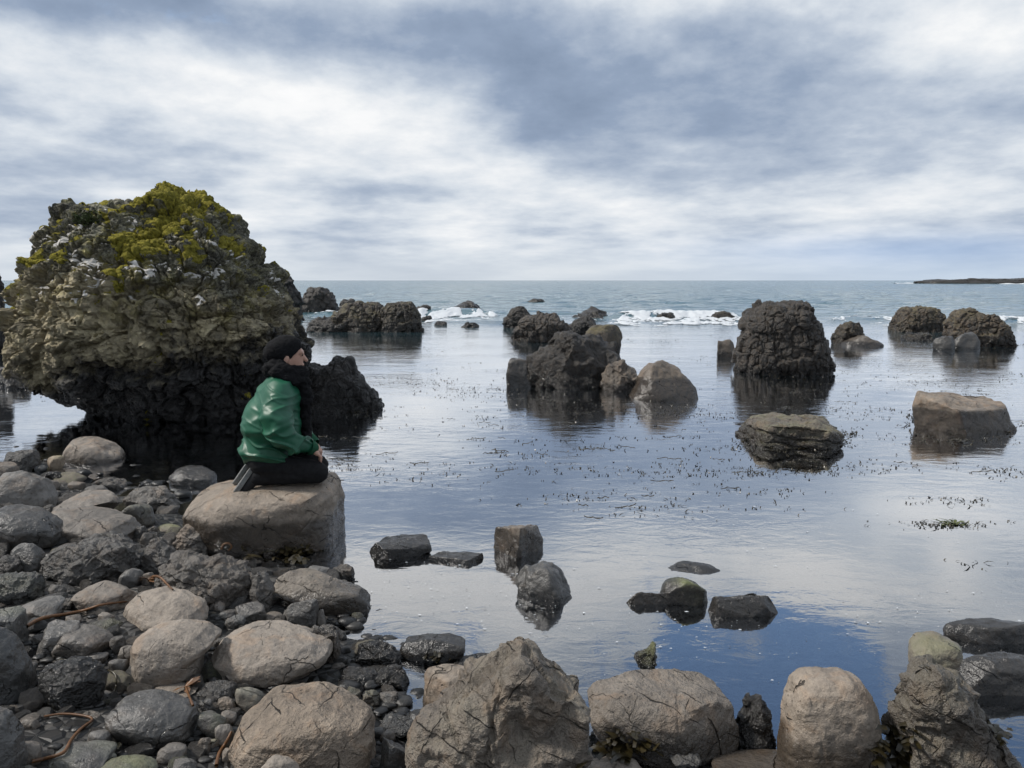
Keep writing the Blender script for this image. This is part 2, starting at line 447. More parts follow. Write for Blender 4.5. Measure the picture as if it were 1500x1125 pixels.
M_MOSS = simple_mat('moss', (0.10, 0.094, 0.020), (0.33, 0.285, 0.045), 30, 0.95, 0.06, 0.15)
M_LICHEN = simple_mat('pale_lichen', (0.30, 0.285, 0.26), (0.62, 0.60, 0.56), 22, 0.95, 0.02, 0.15)
M_SHRUB = simple_mat('shrub_leaf', (0.020, 0.032, 0.010), (0.050, 0.068, 0.018), 8, 0.8, 0.0, 0.3)
M_WEED = simple_mat('bladder_weed', (0.012, 0.010, 0.005), (0.040, 0.030, 0.010), 9, 0.35, 0.0, 0.5)
M_WEEDG = simple_mat('green_weed', (0.045, 0.055, 0.010), (0.10, 0.11, 0.025), 9, 0.4, 0.0, 0.5)
M_KELP = simple_mat('dried_kelp', (0.060, 0.026, 0.010), (0.19, 0.085, 0.028), 14, 0.5, 0.003, 0.5)
def make_foam():
    m, g = new_mat('sea_foam')
    a = g.n('ShaderNodeAttribute', attribute_type='GEOMETRY', attribute_name='foam').outputs['Fac']
    co = g.n('ShaderNodeTexCoord').outputs['Object']
    n = g.noise(g.v('MULTIPLY', co, (1.0, 0.6, 1.0)), 5.0, 6, 0.7)
    k = g.rng(g.m('ADD', a, g.m('MULTIPLY', g.m('SUBTRACT', n, 0.5), 1.3)), 0.05, 0.50, 0.0, 0.82, True)
    bp = g.n('ShaderNodeBump', {'Strength': 1.0, 'Distance': 1.0, 'Height': g.m('MULTIPLY', n, 0.06)}).outputs[0]
    df = g.n('ShaderNodeBsdfDiffuse', {'Color': (0.70, 0.73, 0.76, 1), 'Normal': bp}).outputs[0]
    sh = g.n('ShaderNodeMixShader', {0: k, 1: g.n('ShaderNodeBsdfTransparent').outputs[0], 2: df}).outputs[0]
    g.n('ShaderNodeOutputMaterial', {'Surface': sh})
    return m
M_FOAM = make_foam()

def make_water():
    m, g = new_mat('sea_water')
    pos = g.n('ShaderNodeNewGeometry').outputs['Position']
    px_, py_, pz_ = g.n('ShaderNodeSeparateXYZ', {0: pos}).outputs
    flat = g.n('ShaderNodeCombineXYZ', {0: g.m('MULTIPLY', px_, 0.55), 1: py_, 2: 0.0}).outputs[0]
    r1 = g.noise(flat, 7.5, 4, 0.6, 0.6)          # small ripples
    r2 = g.noise(flat, 1.7, 4, 0.55, 0.4)
    r3 = g.noise(flat, 0.55, 5, 0.6, 0.3)          # open-water chop
    calm = g.rng(g.noise(flat, 0.5, 4, 0.55), 0.38, 0.62, 0.12, 1.0)
    far = g.rng(py_, 22.0, 45.0, 0.0, 1.0, True)
    midw = g.rng(py_, 4.0, 13.0, 0.0, 1.0)
    a1 = g.m('MULTIPLY', calm, g.m('ADD', 0.0032, g.m('ADD', g.m('MULTIPLY', midw, 0.0042), g.m('MULTIPLY', far, 0.006))))
    a2 = g.m('ADD', 0.0014, g.m('ADD', g.m('MULTIPLY', midw, 0.0065), g.m('MULTIPLY', far, 0.040)))
    a3 = g.m('ADD', 0.002, g.m('MULTIPLY', far, 0.22))
    h = g.m('ADD', g.m('MULTIPLY', r1, a1), g.m('ADD', g.m('MULTIPLY', r2, a2), g.m('MULTIPLY', r3, a3)))
    bump = g.n('ShaderNodeBump', {'Strength': 1.0, 'Distance': 1.0, 'Height': h}).outputs[0]
    fr = g.n('ShaderNodeFresnel', {'IOR': 1.70, 'Normal': bump}).outputs[0]
    fr = g.m('ADD', g.m('MULTIPLY', fr, g.rng(py_, 20, 60, 1.0, 0.74)), g.m('MULTIPLY', g.rng(py_, 12, 40, 0.40, 0.0), g.rng(py_, 2.8, 6.0, 0.50, 1.0)), clamp=True)
    gl = g.n('ShaderNodeBsdfGlossy', {'Color': (0.97, 0.98, 1.0), 'Roughness': 0.03, 'Normal': bump}).outputs[0]
    tr = g.n('ShaderNodeBsdfTransparent', {'Color': (0.74, 0.83, 0.86)}).outputs[0]
    df = g.n('ShaderNodeBsdfDiffuse', {'Color': (0.055, 0.125, 0.150)}).outputs[0]
    turb = g.rng(py_, 9.0, 42.0, 0.0, 0.95, True)
    body = g.n('ShaderNodeMixShader', {0: turb, 1: tr, 2: df}).outputs[0]
    sh = g.n('ShaderNodeMixShader', {0: fr, 1: body, 2: gl}).outputs[0]
    g.n('ShaderNodeOutputMaterial', {'Surface': sh})
    return m
M_WATER = make_water()

def make_bed():
    m, g = new_mat('pebble_bed')
    pos = g.n('ShaderNodeNewGeometry').outputs['Position']
    v = g.n('ShaderNodeTexVoronoi', {'Vector': pos, 'Scale': 17.0}, feature='F1')
    rc = g.n('ShaderNodeSeparateColor', {0: v.outputs['Color']}).outputs[0]
    e = g.n('ShaderNodeTexVoronoi', {'Vector': pos, 'Scale': 17.0}, feature='DISTANCE_TO_EDGE').outputs[0]
    n = g.noise(pos, 1.1, 5, 0.6)
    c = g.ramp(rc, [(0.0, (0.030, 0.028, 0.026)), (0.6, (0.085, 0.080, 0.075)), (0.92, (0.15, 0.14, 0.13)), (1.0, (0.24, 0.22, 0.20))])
    c = g.mix(1.0, c, 0.30, 'MULTIPLY')  # bed colour darkened: painted shade for the gaps between beach stones
    c = g.mix(g.rng(e, 0.0, 0.05, 1.0, 0.0), c, (0.008, 0.008, 0.007))
    z = g.n('ShaderNodeSeparateXYZ', {0: pos}).outputs[2]
    c = g.mix(g.rng(z, -0.02, -0.22, 0.0, 0.75), c, g.mix(n, (0.09, 0.092, 0.098), (0.34, 0.33, 0.33)))
    c = g.mix(g.rng(g.noise(pos, 0.6, 6, 0.65, 0.5), 0.50, 0.62, 0.0, 0.6), c, (0.014, 0.015, 0.012))
    bump = g.n('ShaderNodeBump', {'Strength': 1.0, 'Distance': 1.0, 'Height': g.m('MULTIPLY', e, 0.05)}).outputs[0]
    finish(g, c, 0.55, bump, 0.4)
    return m
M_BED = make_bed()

def make_pebble_mat():
    m, g = new_mat('wet_shaded_pebbles')
    a = g.n('ShaderNodeAttribute', attribute_type='GEOMETRY', attribute_name='shade').outputs['Fac']
    co = g.n('ShaderNodeTexCoord').outputs['Object']
    c = g.ramp(a, [(0.0, (0.006, 0.006, 0.006)), (0.5, (0.020, 0.019, 0.018)), (0.88, (0.055, 0.050, 0.043)), (1.0, (0.17, 0.155, 0.135))])  # pebble colours kept extra dark to stand in for shade between the stones
    n = g.noise(co, 60, 4, 0.6)
    c = g.mix(1.0, c, g.ramp(n, [(0.3, 0.6), (0.7, 1.3)]), 'MULTIPLY')
    bump = g.n('ShaderNodeBump', {'Strength': 1.0, 'Distance': 1.0, 'Height': g.m('MULTIPLY', n, 0.004)}).outputs[0]
    finish(g, c, 0.42, bump, 0.5)
    return m
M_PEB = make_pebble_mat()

# ------------------------------------------------------------------ ground, sea
SHORE_PX = [(-900, 655), (-60, 664), (70, 690), (140, 716), (255, 745), (330, 815), (500, 838), (530, 880), (560, 950), (600, 1010),
            (640, 1085), (900, 1118), (1130, 1112), (1300, 1118), (1700, 1135), (2600, 1150)]
SHORE = np.array([on_plane(*p)[:2] for p in SHORE_PX])

def shore_dist(x, y):
    """signed distance to the waterline, positive on the beach"""
    P = np.stack([np.atleast_1d(x).astype(float), np.atleast_1d(y).astype(float)], 1)
    best = np.full(len(P), 1e9)
    for a, b_ in zip(SHORE[:-1], SHORE[1:]):
        d = b_ - a
        t = np.clip(((P - a) @ d) / (d @ d), 0, 1)
        best = np.minimum(best, np.linalg.norm(P - (a + t[:, None] * d), axis=1))
    poly = np.vstack([SHORE, [[60, -40], [-60, -40]]])
    inside = np.zeros(len(P), bool)
    j = len(poly) - 1
    for i in range(len(poly)):
        xi, yi = poly[i]; xj, yj = poly[j]
        c = ((yi > P[:, 1]) != (yj > P[:, 1])) & (P[:, 0] < (xj - xi) * (P[:, 1] - yi) / (yj - yi + 1e-12) + xi)
        inside ^= c
        j = i
    return np.where(inside, best, -best)

def ground_z(x, y):
    d = shore_dist(x, y)
    up = 0.30 * (1 - np.exp(-np.maximum(d, 0) / 1.6))
    dn = -0.42 * (1 - np.exp(-np.maximum(-d, 0) / 3.2)) - 1.6 * sstep(18, 60, -d)
    return np.where(d > 0, up, dn) - 0.02

GX, GY = np.arange(-14, 14, 0.08), np.arange(0.0, 26, 0.08)
_gx, _gy = np.meshgrid(GX, GY)
GZ = ground_z(_gx.ravel(), _gy.ravel()).reshape(_gx.shape)
def gz_at(x, y):
    if -14 < x < 13.9 and 0 <= y < 25.9:
        return float(GZ[int(y / 0.08 + 0.5), int((x + 14) / 0.08 + 0.5)])
    return float(ground_z(x, y)[0])

def hit_ground(px, py):
    z = 0.0
    for _ in range(12):
        p = on_plane(px, py, z)
        z = 0.5 * z + 0.5 * max(gz_at(p[0], p[1]), 0.0)
    return on_plane(px, py, z)

def fan_grid(y0, y1, rows, cols, half=1.15):
    ys = np.concatenate([np.linspace(-14, y0, 40, endpoint=False), y0 * (y1 / y0) ** np.linspace(0, 1, rows)])
    u = np.linspace(-1, 1, cols)
    Y, U = np.meshgrid(ys, u, indexing='ij')
    X = U * (np.maximum(Y, 0) * half + 14)
    v = np.stack([X.ravel(), Y.ravel(), np.zeros(X.size)], 1)
    r, c = len(ys), cols
    idx = np.arange(r * c).reshape(r, c)
    f = np.stack([idx[:-1, :-1], idx[:-1, 1:], idx[1:, 1:], idx[1:, :-1]], -1).reshape(-1, 4)
    return v, f

v, f = fan_grid(1.2, 9000, 420, 220)
v[:, 2] = ground_z(v[:, 0], v[:, 1])
nearm = sstep(40, 20, v[:, 1])
v[:, 2] += nearm * (0.05 * fbm(np.stack([v[:, 0] * 1.4, v[:, 1] * 1.4, v[:, 0] * 0], 1), 3))
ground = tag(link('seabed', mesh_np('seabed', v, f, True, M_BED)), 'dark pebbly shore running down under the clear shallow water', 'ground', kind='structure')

WAVE_LINES = [(585, 720, 463, 0.36), (455, 520, 463, 0.22), (885, 1075, 466, 0.26), (1230, 1330, 470, 0.16), (1430, 1560, 474, 0.22), (640, 760, 474, 0.12)]
def sea_height(x, y):
    p = np.stack([x * 0.35, y * 0.55, x * 0], 1)
    far = sstep(24, 50, y) * (1 - 0.6 * sstep(150, 800, y))
    z = far * 0.13 * fbm(p, 3) * (1 + 0.4 * np.sin(y * 0.6 + 0.4 * x * 0.2))
    px = W0 / 2 + F * x / np.maximum(y, 0.5)
    wob = 0.9 * gnoise(np.stack([x * 0.25, x * 0 + 3.1, x * 0], 1))
    for x0, x1, py, amp in WAVE_LINES:
        yc = on_plane(750, py)[1] + wob
        k = sstep(x0 - 25, x0 + 25, px) * sstep(x1 + 25, x1 - 25, px)
        z = z + amp * k * np.where(y > yc, np.exp(-((y - yc) / 1.5) ** 2), np.exp(-((y - yc) / 0.55) ** 2))
    return z

v, f = fan_grid(1.2, 9000, 760, 300)
v[:, 2] = sea_height(v[:, 0], v[:, 1])
sea = tag(link('sea', mesh_np('sea', v, f, True, M_WATER)), 'calm grey sea mirroring the cloudy sky', 'water', kind='structure')

# ------------------------------------------------------------------ rocks
def outline_radius(pts):
    P = np.array(pts, float)
    x0, y0 = P.min(0); x1, y1 = P.max(0)
    Q = np.stack([(P[:, 0] - (x0 + x1) / 2) / ((x1 - x0) / 2), -(P[:, 1] - (y0 + y1) / 2) / ((y1 - y0) / 2)], 1)
    th = np.linspace(-math.pi, math.pi, 721)
    D = np.stack([np.cos(th), np.sin(th)], 1)
    R = np.zeros(len(th))
    for a, b_ in zip(Q, np.roll(Q, -1, 0)):
        e = b_ - a
        den = D[:, 0] * e[1] - D[:, 1] * e[0]
        den = np.where(np.abs(den) < 1e-9, 1e-9, den)
        t = (a[0] * e[1] - a[1] * e[0]) / den
        s = (a[0] * D[:, 1] - a[1] * D[:, 0]) / den
        ok = (t > 0) & (s >= -1e-6) & (s <= 1 + 1e-6)
        R = np.where(ok, np.maximum(R, t), R)
    k = np.array([1, 2, 3, 2, 1.0]); k /= k.sum()
    R[:-1] = sum(w * np.roll(R[:-1], o) for w, o in zip(k, (-2, -1, 0, 1, 2))); R[-1] = R[0]
    return th, R, (x0, y0, x1, y1)

def soft_cut(V, n, d, k):
    t = (V @ n - d) / k
    sp = np.where(t > 30, t, np.log1p(np.exp(np.minimum(t, 30)))) * k
    return V - n * sp[:, None] * 0.98

def unit_rock(level, seed, outline=None, e=0.75, p=9.0, planes=9, cut=0.22, soft=0.05, lump=0.10, boxy=None):
    rs = np.random.RandomState(seed)
    U, f = ico(level)
    if outline is not None:
        th, R, _ = outline
        ang = np.arctan2(U[:, 2], U[:, 0])
        rho = np.sqrt(U[:, 0] ** 2 + U[:, 2] ** 2)
        Rr = np.interp(ang, th, R)
        s = rho ** e
        V = np.stack([np.cos(ang) * Rr * s, np.sign(U[:, 1]) * np.abs(U[:, 1]) ** e, np.sin(ang) * Rr * s], 1)
    else:
        D = rs.normal(size=(14, 3)); D /= np.linalg.norm(D, axis=1)[:, None]
        D = np.vstack([D, [[0, 0, 1], [0, 0, -1], [1, 0, 0], [-1, 0, 0], [0, -1, 0], [0, 1, 0]]])
        dist = rs.uniform(0.78, 1.12, len(D))
        if boxy is not None:                   # a six-sided block, turned and slightly out of true
            c_, s_ = math.cos(boxy), math.sin(boxy)
            D = np.array([(c_, s_, 0), (-c_, -s_, 0), (-s_, c_, 0), (s_, -c_, 0), (0, 0, 1), (0, 0, -1)]) + rs.normal(size=(6, 3)) * 0.15
            D /= np.linalg.norm(D, axis=1)[:, None]
            dist = np.array((1, 1, 0.85, 0.85, 0.8, 0.8)) * rs.uniform(0.92, 1.08, 6)
        q = (np.maximum(U @ D.T, 0) / dist) ** p
        V = U * (q.sum(1) ** (-1 / p))[:, None]
    V = V + normals(V, f) * (lump * fbm(V * 1.1 + seed * 3.7, 3))[:, None]
    for _ in range(planes):
        if outline is not None:
            n = np.array((rs.uniform(-0.75, 0.75), rs.uniform(-1.0, -0.35) if rs.rand() < 0.8 else rs.uniform(0.3, 1), rs.uniform(-0.35, 0.8)))
        else:
            n = rs.normal(size=3); n[2] = n[2] * 0.8 + 0.25
        n /= np.linalg.norm(n)
        V = soft_cut(V, n, (V @ n).max() * (1 - rs.uniform(0.3, 1) * cut), soft)
    lo, hi = V.min(0), V.max(0)
    return (V - (lo + hi) / 2) / ((hi - lo) / 2), f

ROCKS = []
def rock(name, label, cat, box=None, outline=None, style='smooth', seed=None, level=5, depth=0.85, sink=0.28, water=False, mat=None,
         tone=1.0, warm=0.3, wet=-9.0, crack=0.4, algae=0.0, group=None, base_z=None, e=0.7, p=9.0, planes=8, cut=0.2, soft=0.05,
         lump=0.1, amp=1.0, cell=None, undercut=0.0, hidden=0, roll=0.0, shift=None, lean=0.0, post=None, flat=None, boxy=None, strata=0.0, knob=0.10):
    """a rock fitted to its outline in the photograph, standing on the ground or on the sea bed where its foot shows.
    box = (left, top, right, foot) in photo pixels; hidden = how far the foot lies below what shows"""
    seed = (len(ROCKS) * 7 + 11) if seed is None else seed
    ol = None
    if outline is not None:
        ol = outline_radius(outline)
        box = ol[2]
    x0, y0, x1, y1 = box
    y1 = y1 + hidden
    if style == 'angular':
        planes, soft, p = max(planes, 20), min(soft, 0.014), max(p, 16)
    V, f = unit_rock(level, seed, ol, e=e, p=p, planes=planes, cut=cut, soft=soft, lump=lump, boxy=boxy)
    if undercut:
        V[:, 1] *= 1 - undercut * sstep(0.0, -0.85, V[:, 2])
    if lean:
        V[:, 1] += lean * V[:, 2]
    foot = on_plane((x0 + x1) / 2, y1, base_z) if base_z is not None else (on_plane((x0 + x1) / 2, y1, 0.0) if water else hit_ground((x0 + x1) / 2, y1))
    gz = foot[2]
    r = (x1 - x0) / 2 / F * foot[1]
    sx_ = r; sy_ = r * depth
    cx = foot[0]; cy = foot[1] + sy_ * 0.8
    zt = at_y((x0 + x1) / 2, y0, cy)[2]
    h = max(zt - gz, 0.02)
    if water:
        bed = float(ground_z(cx, cy)[0])
        zb = min(bed - 0.02, gz - sink * h)
    else:
        zb = gz - sink * h
    if flat is not None:                       # a slab seen from above: its top runs from the far edge to the near edge
        zt = gz + flat
        yb = on_plane((x0 + x1) / 2, y0, zt)[1]
        sy_ = (yb - foot[1]) / 2; cy = (yb + foot[1]) / 2; depth = sy_ / sx_
    # how far up the local shape the ground line lies: fit what shows above it to the photograph
    for it in range(7):
        P = np.stack([cx + sx_ * V[:, 0], cy + sy_ * V[:, 1], zb + (V[:, 2] + 1) / 2 * (zt - zb)], 1)
        vis = P[:, 2] > gz - 0.002
        qx, qy, qd = project(P[vis])
        dm = cy
        il, ir = qx.argmin(), qx.argmax()
        wl = (x0 - qx[il]) * qd[il] / F; wr = (x1 - qx[ir]) * qd[ir] / F
        cx += 0.5 * (wl + wr); sx_ = max(sx_ + 0.5 * (wr - wl), 0.01)
        if flat is not None:
            continue
        it_ = qy.argmin()
        zt = max(zt - (y0 - qy[it_]) * qd[it_] / F, gz + 0.01)
        ib = qy.argmax()
        cur = on_plane(qx[ib], min(qy[ib], 1400), gz)[1]; want = foot[1]
        cy += np.clip(want - cur, -0.4 * sy_, 0.4 * sy_) * 0.8
        sy_ = sx_ * depth
    P = np.stack([cx + sx_ * V[:, 0], cy + sy_ * V[:, 1], zb + (V[:, 2] + 1) / 2 * (zt - zb)], 1)
    if shift is not None:
        P = P + np.array(shift)
    size = 0.5 * (sx_ + (zt - zb) / 2)
    cen = np.array((cx, cy, gz))
    L = P - cen
    N = normals(L, f)
    q = L / size + seed * 5.13
    block = None
    rj = np.random.RandomState(seed + 900)
    wob = np.stack([gnoise(q * 1.7), gnoise(q * 1.7 + 9), gnoise(q * 1.7 + 18)], 1)
    if style == 'smooth':
        dsp = 0.045 * fbm(q * 1.6, 4) + 0.010 * fbm(q * 7, 3)
        nj, st, gd, gw = (3 if crack > 0.6 else 1), 0.006, 0.016 * crack, 0.016
    elif style == 'angular':
        dsp = 0.20 * (np.abs(gnoise(q * 1.1)) - 0.2) - 0.15 * (np.abs(gnoise(q * 2.1 + 5)) - 0.2) + 0.075 * (np.abs(gnoise(q * 4.6 + 2)) - 0.2) - 0.030 * (np.abs(gnoise(q * 9.5 + 7)) - 0.2) + 0.022 * fbm(q * 3.0, 5, 0.6)
        f1, f2, cid, vec = worley(q * np.array((1.5, 1.5, 1.2)) + 0.15 * wob)
        dsp = dsp + 0.16 * ((CELL[(cid * 7 + 3) & 255] - 0.5) * vec).sum(1) + 0.035 * (CELL[cid, 0] - 0.5)
        nj, st, gd, gw = 6, 0.040, 0.035, 0.018
    else:
        dsp, nj, st, gd, gw = 0, 0, 0, 0, 1
    for _ in range(nj):                        # joints: straight breaks, one side standing a little proud
        nrm_ = rj.normal(size=3) * np.array((1, 0.6, 1)); nrm_ /= np.linalg.norm(nrm_)
        s_ = (L / size + 0.07 * wob) @ nrm_ - rj.uniform(-0.6, 0.6)
        side = sstep(-0.2, 0.3, gnoise(q * 0.9 + rj.uniform(0, 50)) + 0.1)
        dsp = dsp + (st * rj.uniform(-1, 1) * sstep(-gw, gw, s_) - gd * np.exp(-(s_ / gw) ** 2)) * side
    if style == 'crag':
        c = cell or 3.2
        w3 = np.stack([gnoise(q * 4), gnoise(q * 4 + 9), gnoise(q * 4 + 18)], 1)
        f1, f2, cid, vec = worley(q * c + 0.25 * w3)
        g1, g2, gid, gvec = worley(q * c * 0.42 + 7.7 + 0.1 * w3, True)
        h1, h2, hid, hvec = worley(q * c * 2.1 + 3.3 + 0.1 * w3, True)
        dsp = 0.10 * (CELL[gid, 0] - 0.5) + 0.17 * ((CELL[gid, :] - 0.5) * gvec).sum(1) - 0.03 * np.exp(-((g2 - g1) / 0.05) ** 2) \
            + (knob / c) * (0.55 - f1) + (0.18 / c) * (CELL[cid, 0] - 0.5) + (0.42 / c) * ((CELL[(cid * 3 + 5) & 255] - 0.5) * vec).sum(1) \
            + (0.16 / c) * ((CELL[hid] - 0.5) * hvec).sum(1) + 0.05 * fbm(q * 2.0, 5, 0.55) - (0.14 / c) * np.exp(-((f2 - f1) / 0.07) ** 2)
    if strata:                                 # beds of uneven width
        zz = (L[:, 2] + 0.25 * L[:, 0] * 0.4) / size * 4.5 + 0.5 * wob[:, 0]
        k0 = np.floor(zz).astype(int); fr_ = zz - k0
        dsp = dsp + strata * (CELL[(k0 * 37) & 255, 0] - 0.5 - 0.5 * np.exp(-(np.minimum(fr_, 1 - fr_) / 0.08) ** 2)) * sstep(0.9, 0.3, np.abs(N[:, 2]))
    P2 = L + N * (dsp * size * amp)[:, None]
    if post is not None:
        P2, block = post(P2, f, N, L)
    if flat is None:                           # breaking the surface up has moved the outline: bring it back
        for _ in range(3):
            Q = P2 + cen
            vis = Q[:, 2] > gz - 0.002
            qx, qy, qd = project(Q[vis])
            if shift is not None or qx.max() - qx.min() < 1: break
            il, ir = qx.argmin(), qx.argmax()
            kx = (x1 - x0) / (qx[ir] - qx[il])
            P2[:, 0] = P2[:, 0] * kx + 0.5 * ((x0 - qx[il]) + (x1 - qx[ir])) * cy / F
            i_ = qy.argmin(); top = Q[vis][i_, 2] - gz
            kz = np.clip((top - (y0 - qy[i_]) * qd[i_] / F) / max(top, 0.01), 0.6, 1.6)
            P2[:, 2] = np.where(P2[:, 2] > 0, P2[:, 2] * kz, P2[:, 2])
    me = mesh_np(name, P2, f, post is None, mat or (M_CRAG if style == 'crag' else (M_FRACT if style == 'angular' else M_BOULDER)))
    if block is not None:
        vattr(me, 'block', block)
    o = link(name, me, None, tuple(cen))
    tag(o, label, cat, group)
    for k, val in (('tone', tone), ('warm', warm), ('wet', wet), ('crack', crack), ('algae', algae)):
        o[k] = float(val)
    ROCKS.append((o, P2 + cen, f))
    return o

# ---- the tall mossy rock
def stack_post(P, f, N, L):
    """blocky broken basalt: tilted box-shaped blocks inside blocks, split by narrow joints"""
    c_, s_ = math.cos(0.35), math.sin(0.35)
    q = np.stack([L[:, 0] * c_ + L[:, 2] * s_ * 0.5, L[:, 1], (L[:, 2] * c_ - L[:, 0] * s_ * 0.5) * 1.3], 1)
    warp = 0.07 * np.stack([gnoise(q * 2.1), gnoise(q * 2.1 + 9), gnoise(q * 2.1 + 18)], 1) + 0.02 * np.stack([gnoise(q * 8), gnoise(q * 8 + 9), gnoise(q * 8 + 18)], 1)
    d = 0.10 * fbm(L * 0.9, 4, 0.5)
    block = np.zeros(len(P))
    for sc, am, tl_, gr, cheb in ((0.95, 0.11, 0.12, 0.05, True), (2.2, 0.10, 0.17, 0.05, True), (4.6, 0.055, 0.11, 0.034, False), (9.5, 0.022, 0.05, 0.014, True), (19.0, 0.010, 0.022, 0.006, False)):
        f1, f2, cid, vec = worley((q + warp) * sc + sc * 3.1, cheb)
        tl = CELL[(cid * 5 + 1) & 255] - 0.5
        d += am * (CELL[cid, 0] - 0.45) + tl_ * (tl * vec).sum(1) - gr * np.exp(-((f2 - f1) / 0.045) ** 2)
        if sc in (2.2, 4.6):
            block += 0.5 * CELL[cid, 2]
    led = np.sin(L[:, 2] * 17 + 2.2 * gnoise(L * 1.1) + 0.6 * L[:, 0])
    d += 0.03 * np.sign(led) * np.abs(led) ** 0.5 * sstep(1.2, 1.9, L[:, 2])
    return L + N * d[:, None], np.clip(block, 0, 1)

stack = rock('mossy_crag', 'huge tan and black crag with yellow-green moss on top behind the kneeling person', 'rock',
             outline=[(-6, 470), (4, 400), (28, 348), (55, 326), (95, 310), (150, 299), (198, 303), (203, 283), (226, 275), (250, 266), (298, 270),
                      (320, 283), (337, 300), (362, 326), (384, 356), (404, 392), (424, 425), (438, 455), (452, 485), (462, 512), (458, 548), (446, 585), (415, 606),
                      (330, 616), (240, 614), (170, 600), (130, 588), (92, 566), (55, 548), (22, 528), (2, 505)],
             style='crag', level=8, depth=0.80, sink=0.10, water=True, mat=M_STACK, e=0.72, planes=7, cut=0.14, soft=0.06, lump=0.05,
             undercut=0.20, seed=42, post=stack_post)
sp, sf = ROCKS[-1][1], ROCKS[-1][2]
sc_ = np.array(stack.location)

def skin_patch(name, mask, P, f, lift, mat, bumpy):
    """a crust growing on the faces where mask > 0"""
    keep = (mask[f] > 0).all(1)
    ff = f[keep]
    used, inv = np.unique(ff, return_inverse=True)
    N = normals(P, f)[used]
    m_ = np.clip(mask[used], 0, 1)
    Q = P[used] - sc_
    h = lift * m_ ** 0.6 * (1 + bumpy * fbm(Q * 9, 4, 0.6)) - 0.004
    return link(name, mesh_np(name, Q + N * h[:, None], inv.reshape(-1, 3), True, mat), stack)

SL = sp - sc_
SN = normals(sp, sf)
# smooth normal of the broad shape: average via coarse noise-free estimate
mossn = fbm(SL * 1.5 + 40, 5, 0.55)
peak = np.exp(-(((SL[:, 0] - 0.30) / 0.75) ** 2))
mm = 1.15 * mossn + 0.30 * (SN[:, 2] - 0.48) + 0.20 * sstep(1.6, 2.6, SL[:, 2]) + 0.16 * peak * sstep(1.5, 2.2, SL[:, 2]) - 0.30 * sstep(1.75, 1.2, SL[:, 2]) - 0.42
mpx, mpy, _ = project(sp)
for ax_, ay_, w_ in ((262, 285, 26), (242, 312, 26), (205, 345, 24), (160, 385, 26), (140, 402, 20), (120, 350, 18), (285, 300, 20), (230, 420, 14), (105, 385, 14), (180, 350, 16)):
    mm = mm + 0.42 * np.exp(-((mpx - ax_) ** 2 / (w_ * 1.3) ** 2 + (mpy - ay_) ** 2 / (w_ * 0.75) ** 2)) * (SN[:, 1] < 0.5)
tag(skin_patch('moss', mm * 4, sp, sf, 0.016, M_MOSS, 0.8), None, None, kind='stuff')
ln = fbm(SL * 2.3 + 90, 4, 0.55)
lm = 0.9 * ln + 0.50 * (SN[:, 2] - 0.62) - 0.25 * np.clip(mm * 4, 0, 1) - 0.35 * np.abs(SL[:, 2] - 2.15) - 0.10
lm = np.where((mm > 0) | (SL[:, 2] < 1.45), -1, lm)
tag(skin_patch('lichen_crust', lm * 3, sp, sf, 0.012, M_LICHEN, 0.4), None, None, kind='stuff')

# ---- crags and boulders standing in the sea
def crag(label, box=None, outline=None, level=6, cell=3.4, tone=1.0, warm=0.25, wet=0.25, algae=0.0, depth=0.75, group=None, **kw):
    return rock('sea_crag', label, 'rock', box, outline, style=kw.pop('style', 'crag'), level=level, depth=depth, water=True, tone=tone, warm=warm,
                wet=wet, algae=algae, cell=cell, sink=0.12, group=group, e=kw.pop('e', 0.6), **kw)

crag('low jagged black crag beside the huge mossy crag, in front of the surf', outline=[(430, 560), (445, 530), (478, 532), (494, 520), (512, 524), (524, 540), (546, 556), (562, 578), (564, 590), (545, 598), (500, 604), (440, 606)],
     level=7, cell=4.0, tone=0.62, wet=0.3, warm=0.1)
crag('black crag rising behind the right flank of the huge mossy crag', box=(405, 402, 447, 470), cell=3, tone=0.7, warm=0.1)
crag('dark crag at the far end of the shore behind the huge mossy crag', outline=[(436, 458), (438, 432), (450, 421), (475, 420), (490, 430), (499, 446), (500, 457)], tone=0.8, warm=0.35)
crag('low black ledge between the huge mossy crag and the flat-topped crags', box=(448, 462, 520, 487), cell=4, tone=0.75, depth=1.2)
crag('small dark hump at the far shore behind a flat-topped crag', box=(496, 437, 522, 452), level=5, tone=0.8)
crag('flat-topped dark crag with brown weed, joined to its twin near the surf', outline=[(478, 487), (488, 466), (508, 446), (530, 440), (556, 441), (572, 452), (574, 486)], level=7, cell=4, warm=0.5, algae=0.6, tone=0.9)
crag('knobbly flat-topped black crag next to foam', outline=[(556, 487), (558, 450), (566, 442), (605, 441), (617, 455), (622, 475), (619, 487)], level=7, cell=4.4, warm=0.4, algae=0.4, tone=0.85)
crag('small dark rock in the foam behind the knobbly flat-topped crag', box=(609, 446, 633, 463), level=5, tone=0.8)
crag('small low rock washed by foam beside the knobbly flat-topped crag', box=(617, 462, 634, 471), level=5, tone=0.7)
crag('lone pointed rock standing out beyond the surf', outline=[(664, 453), (672, 443), (683, 440), (692, 445), (703, 453)], level=5, tone=0.8)
crag('low rounded rock awash in front of the breaking wave', box=(636, 470, 655, 477), level=5, tone=0.55, style='smooth', mat=M_CRAG)
crag('small pointed rock awash in front of the breaking wave', box=(675, 471, 702, 480), level=5, tone=0.6)
crag('flat dark reef barely above the open sea', box=(770, 437, 798, 442), level=4, tone=0.6)
crag('peaked black crag at the back of the middle cluster', outline=[(735, 481), (736, 458), (748, 450), (764, 448), (782, 458), (786, 480)], level=6, cell=3.6, tone=0.75, warm=0.3)
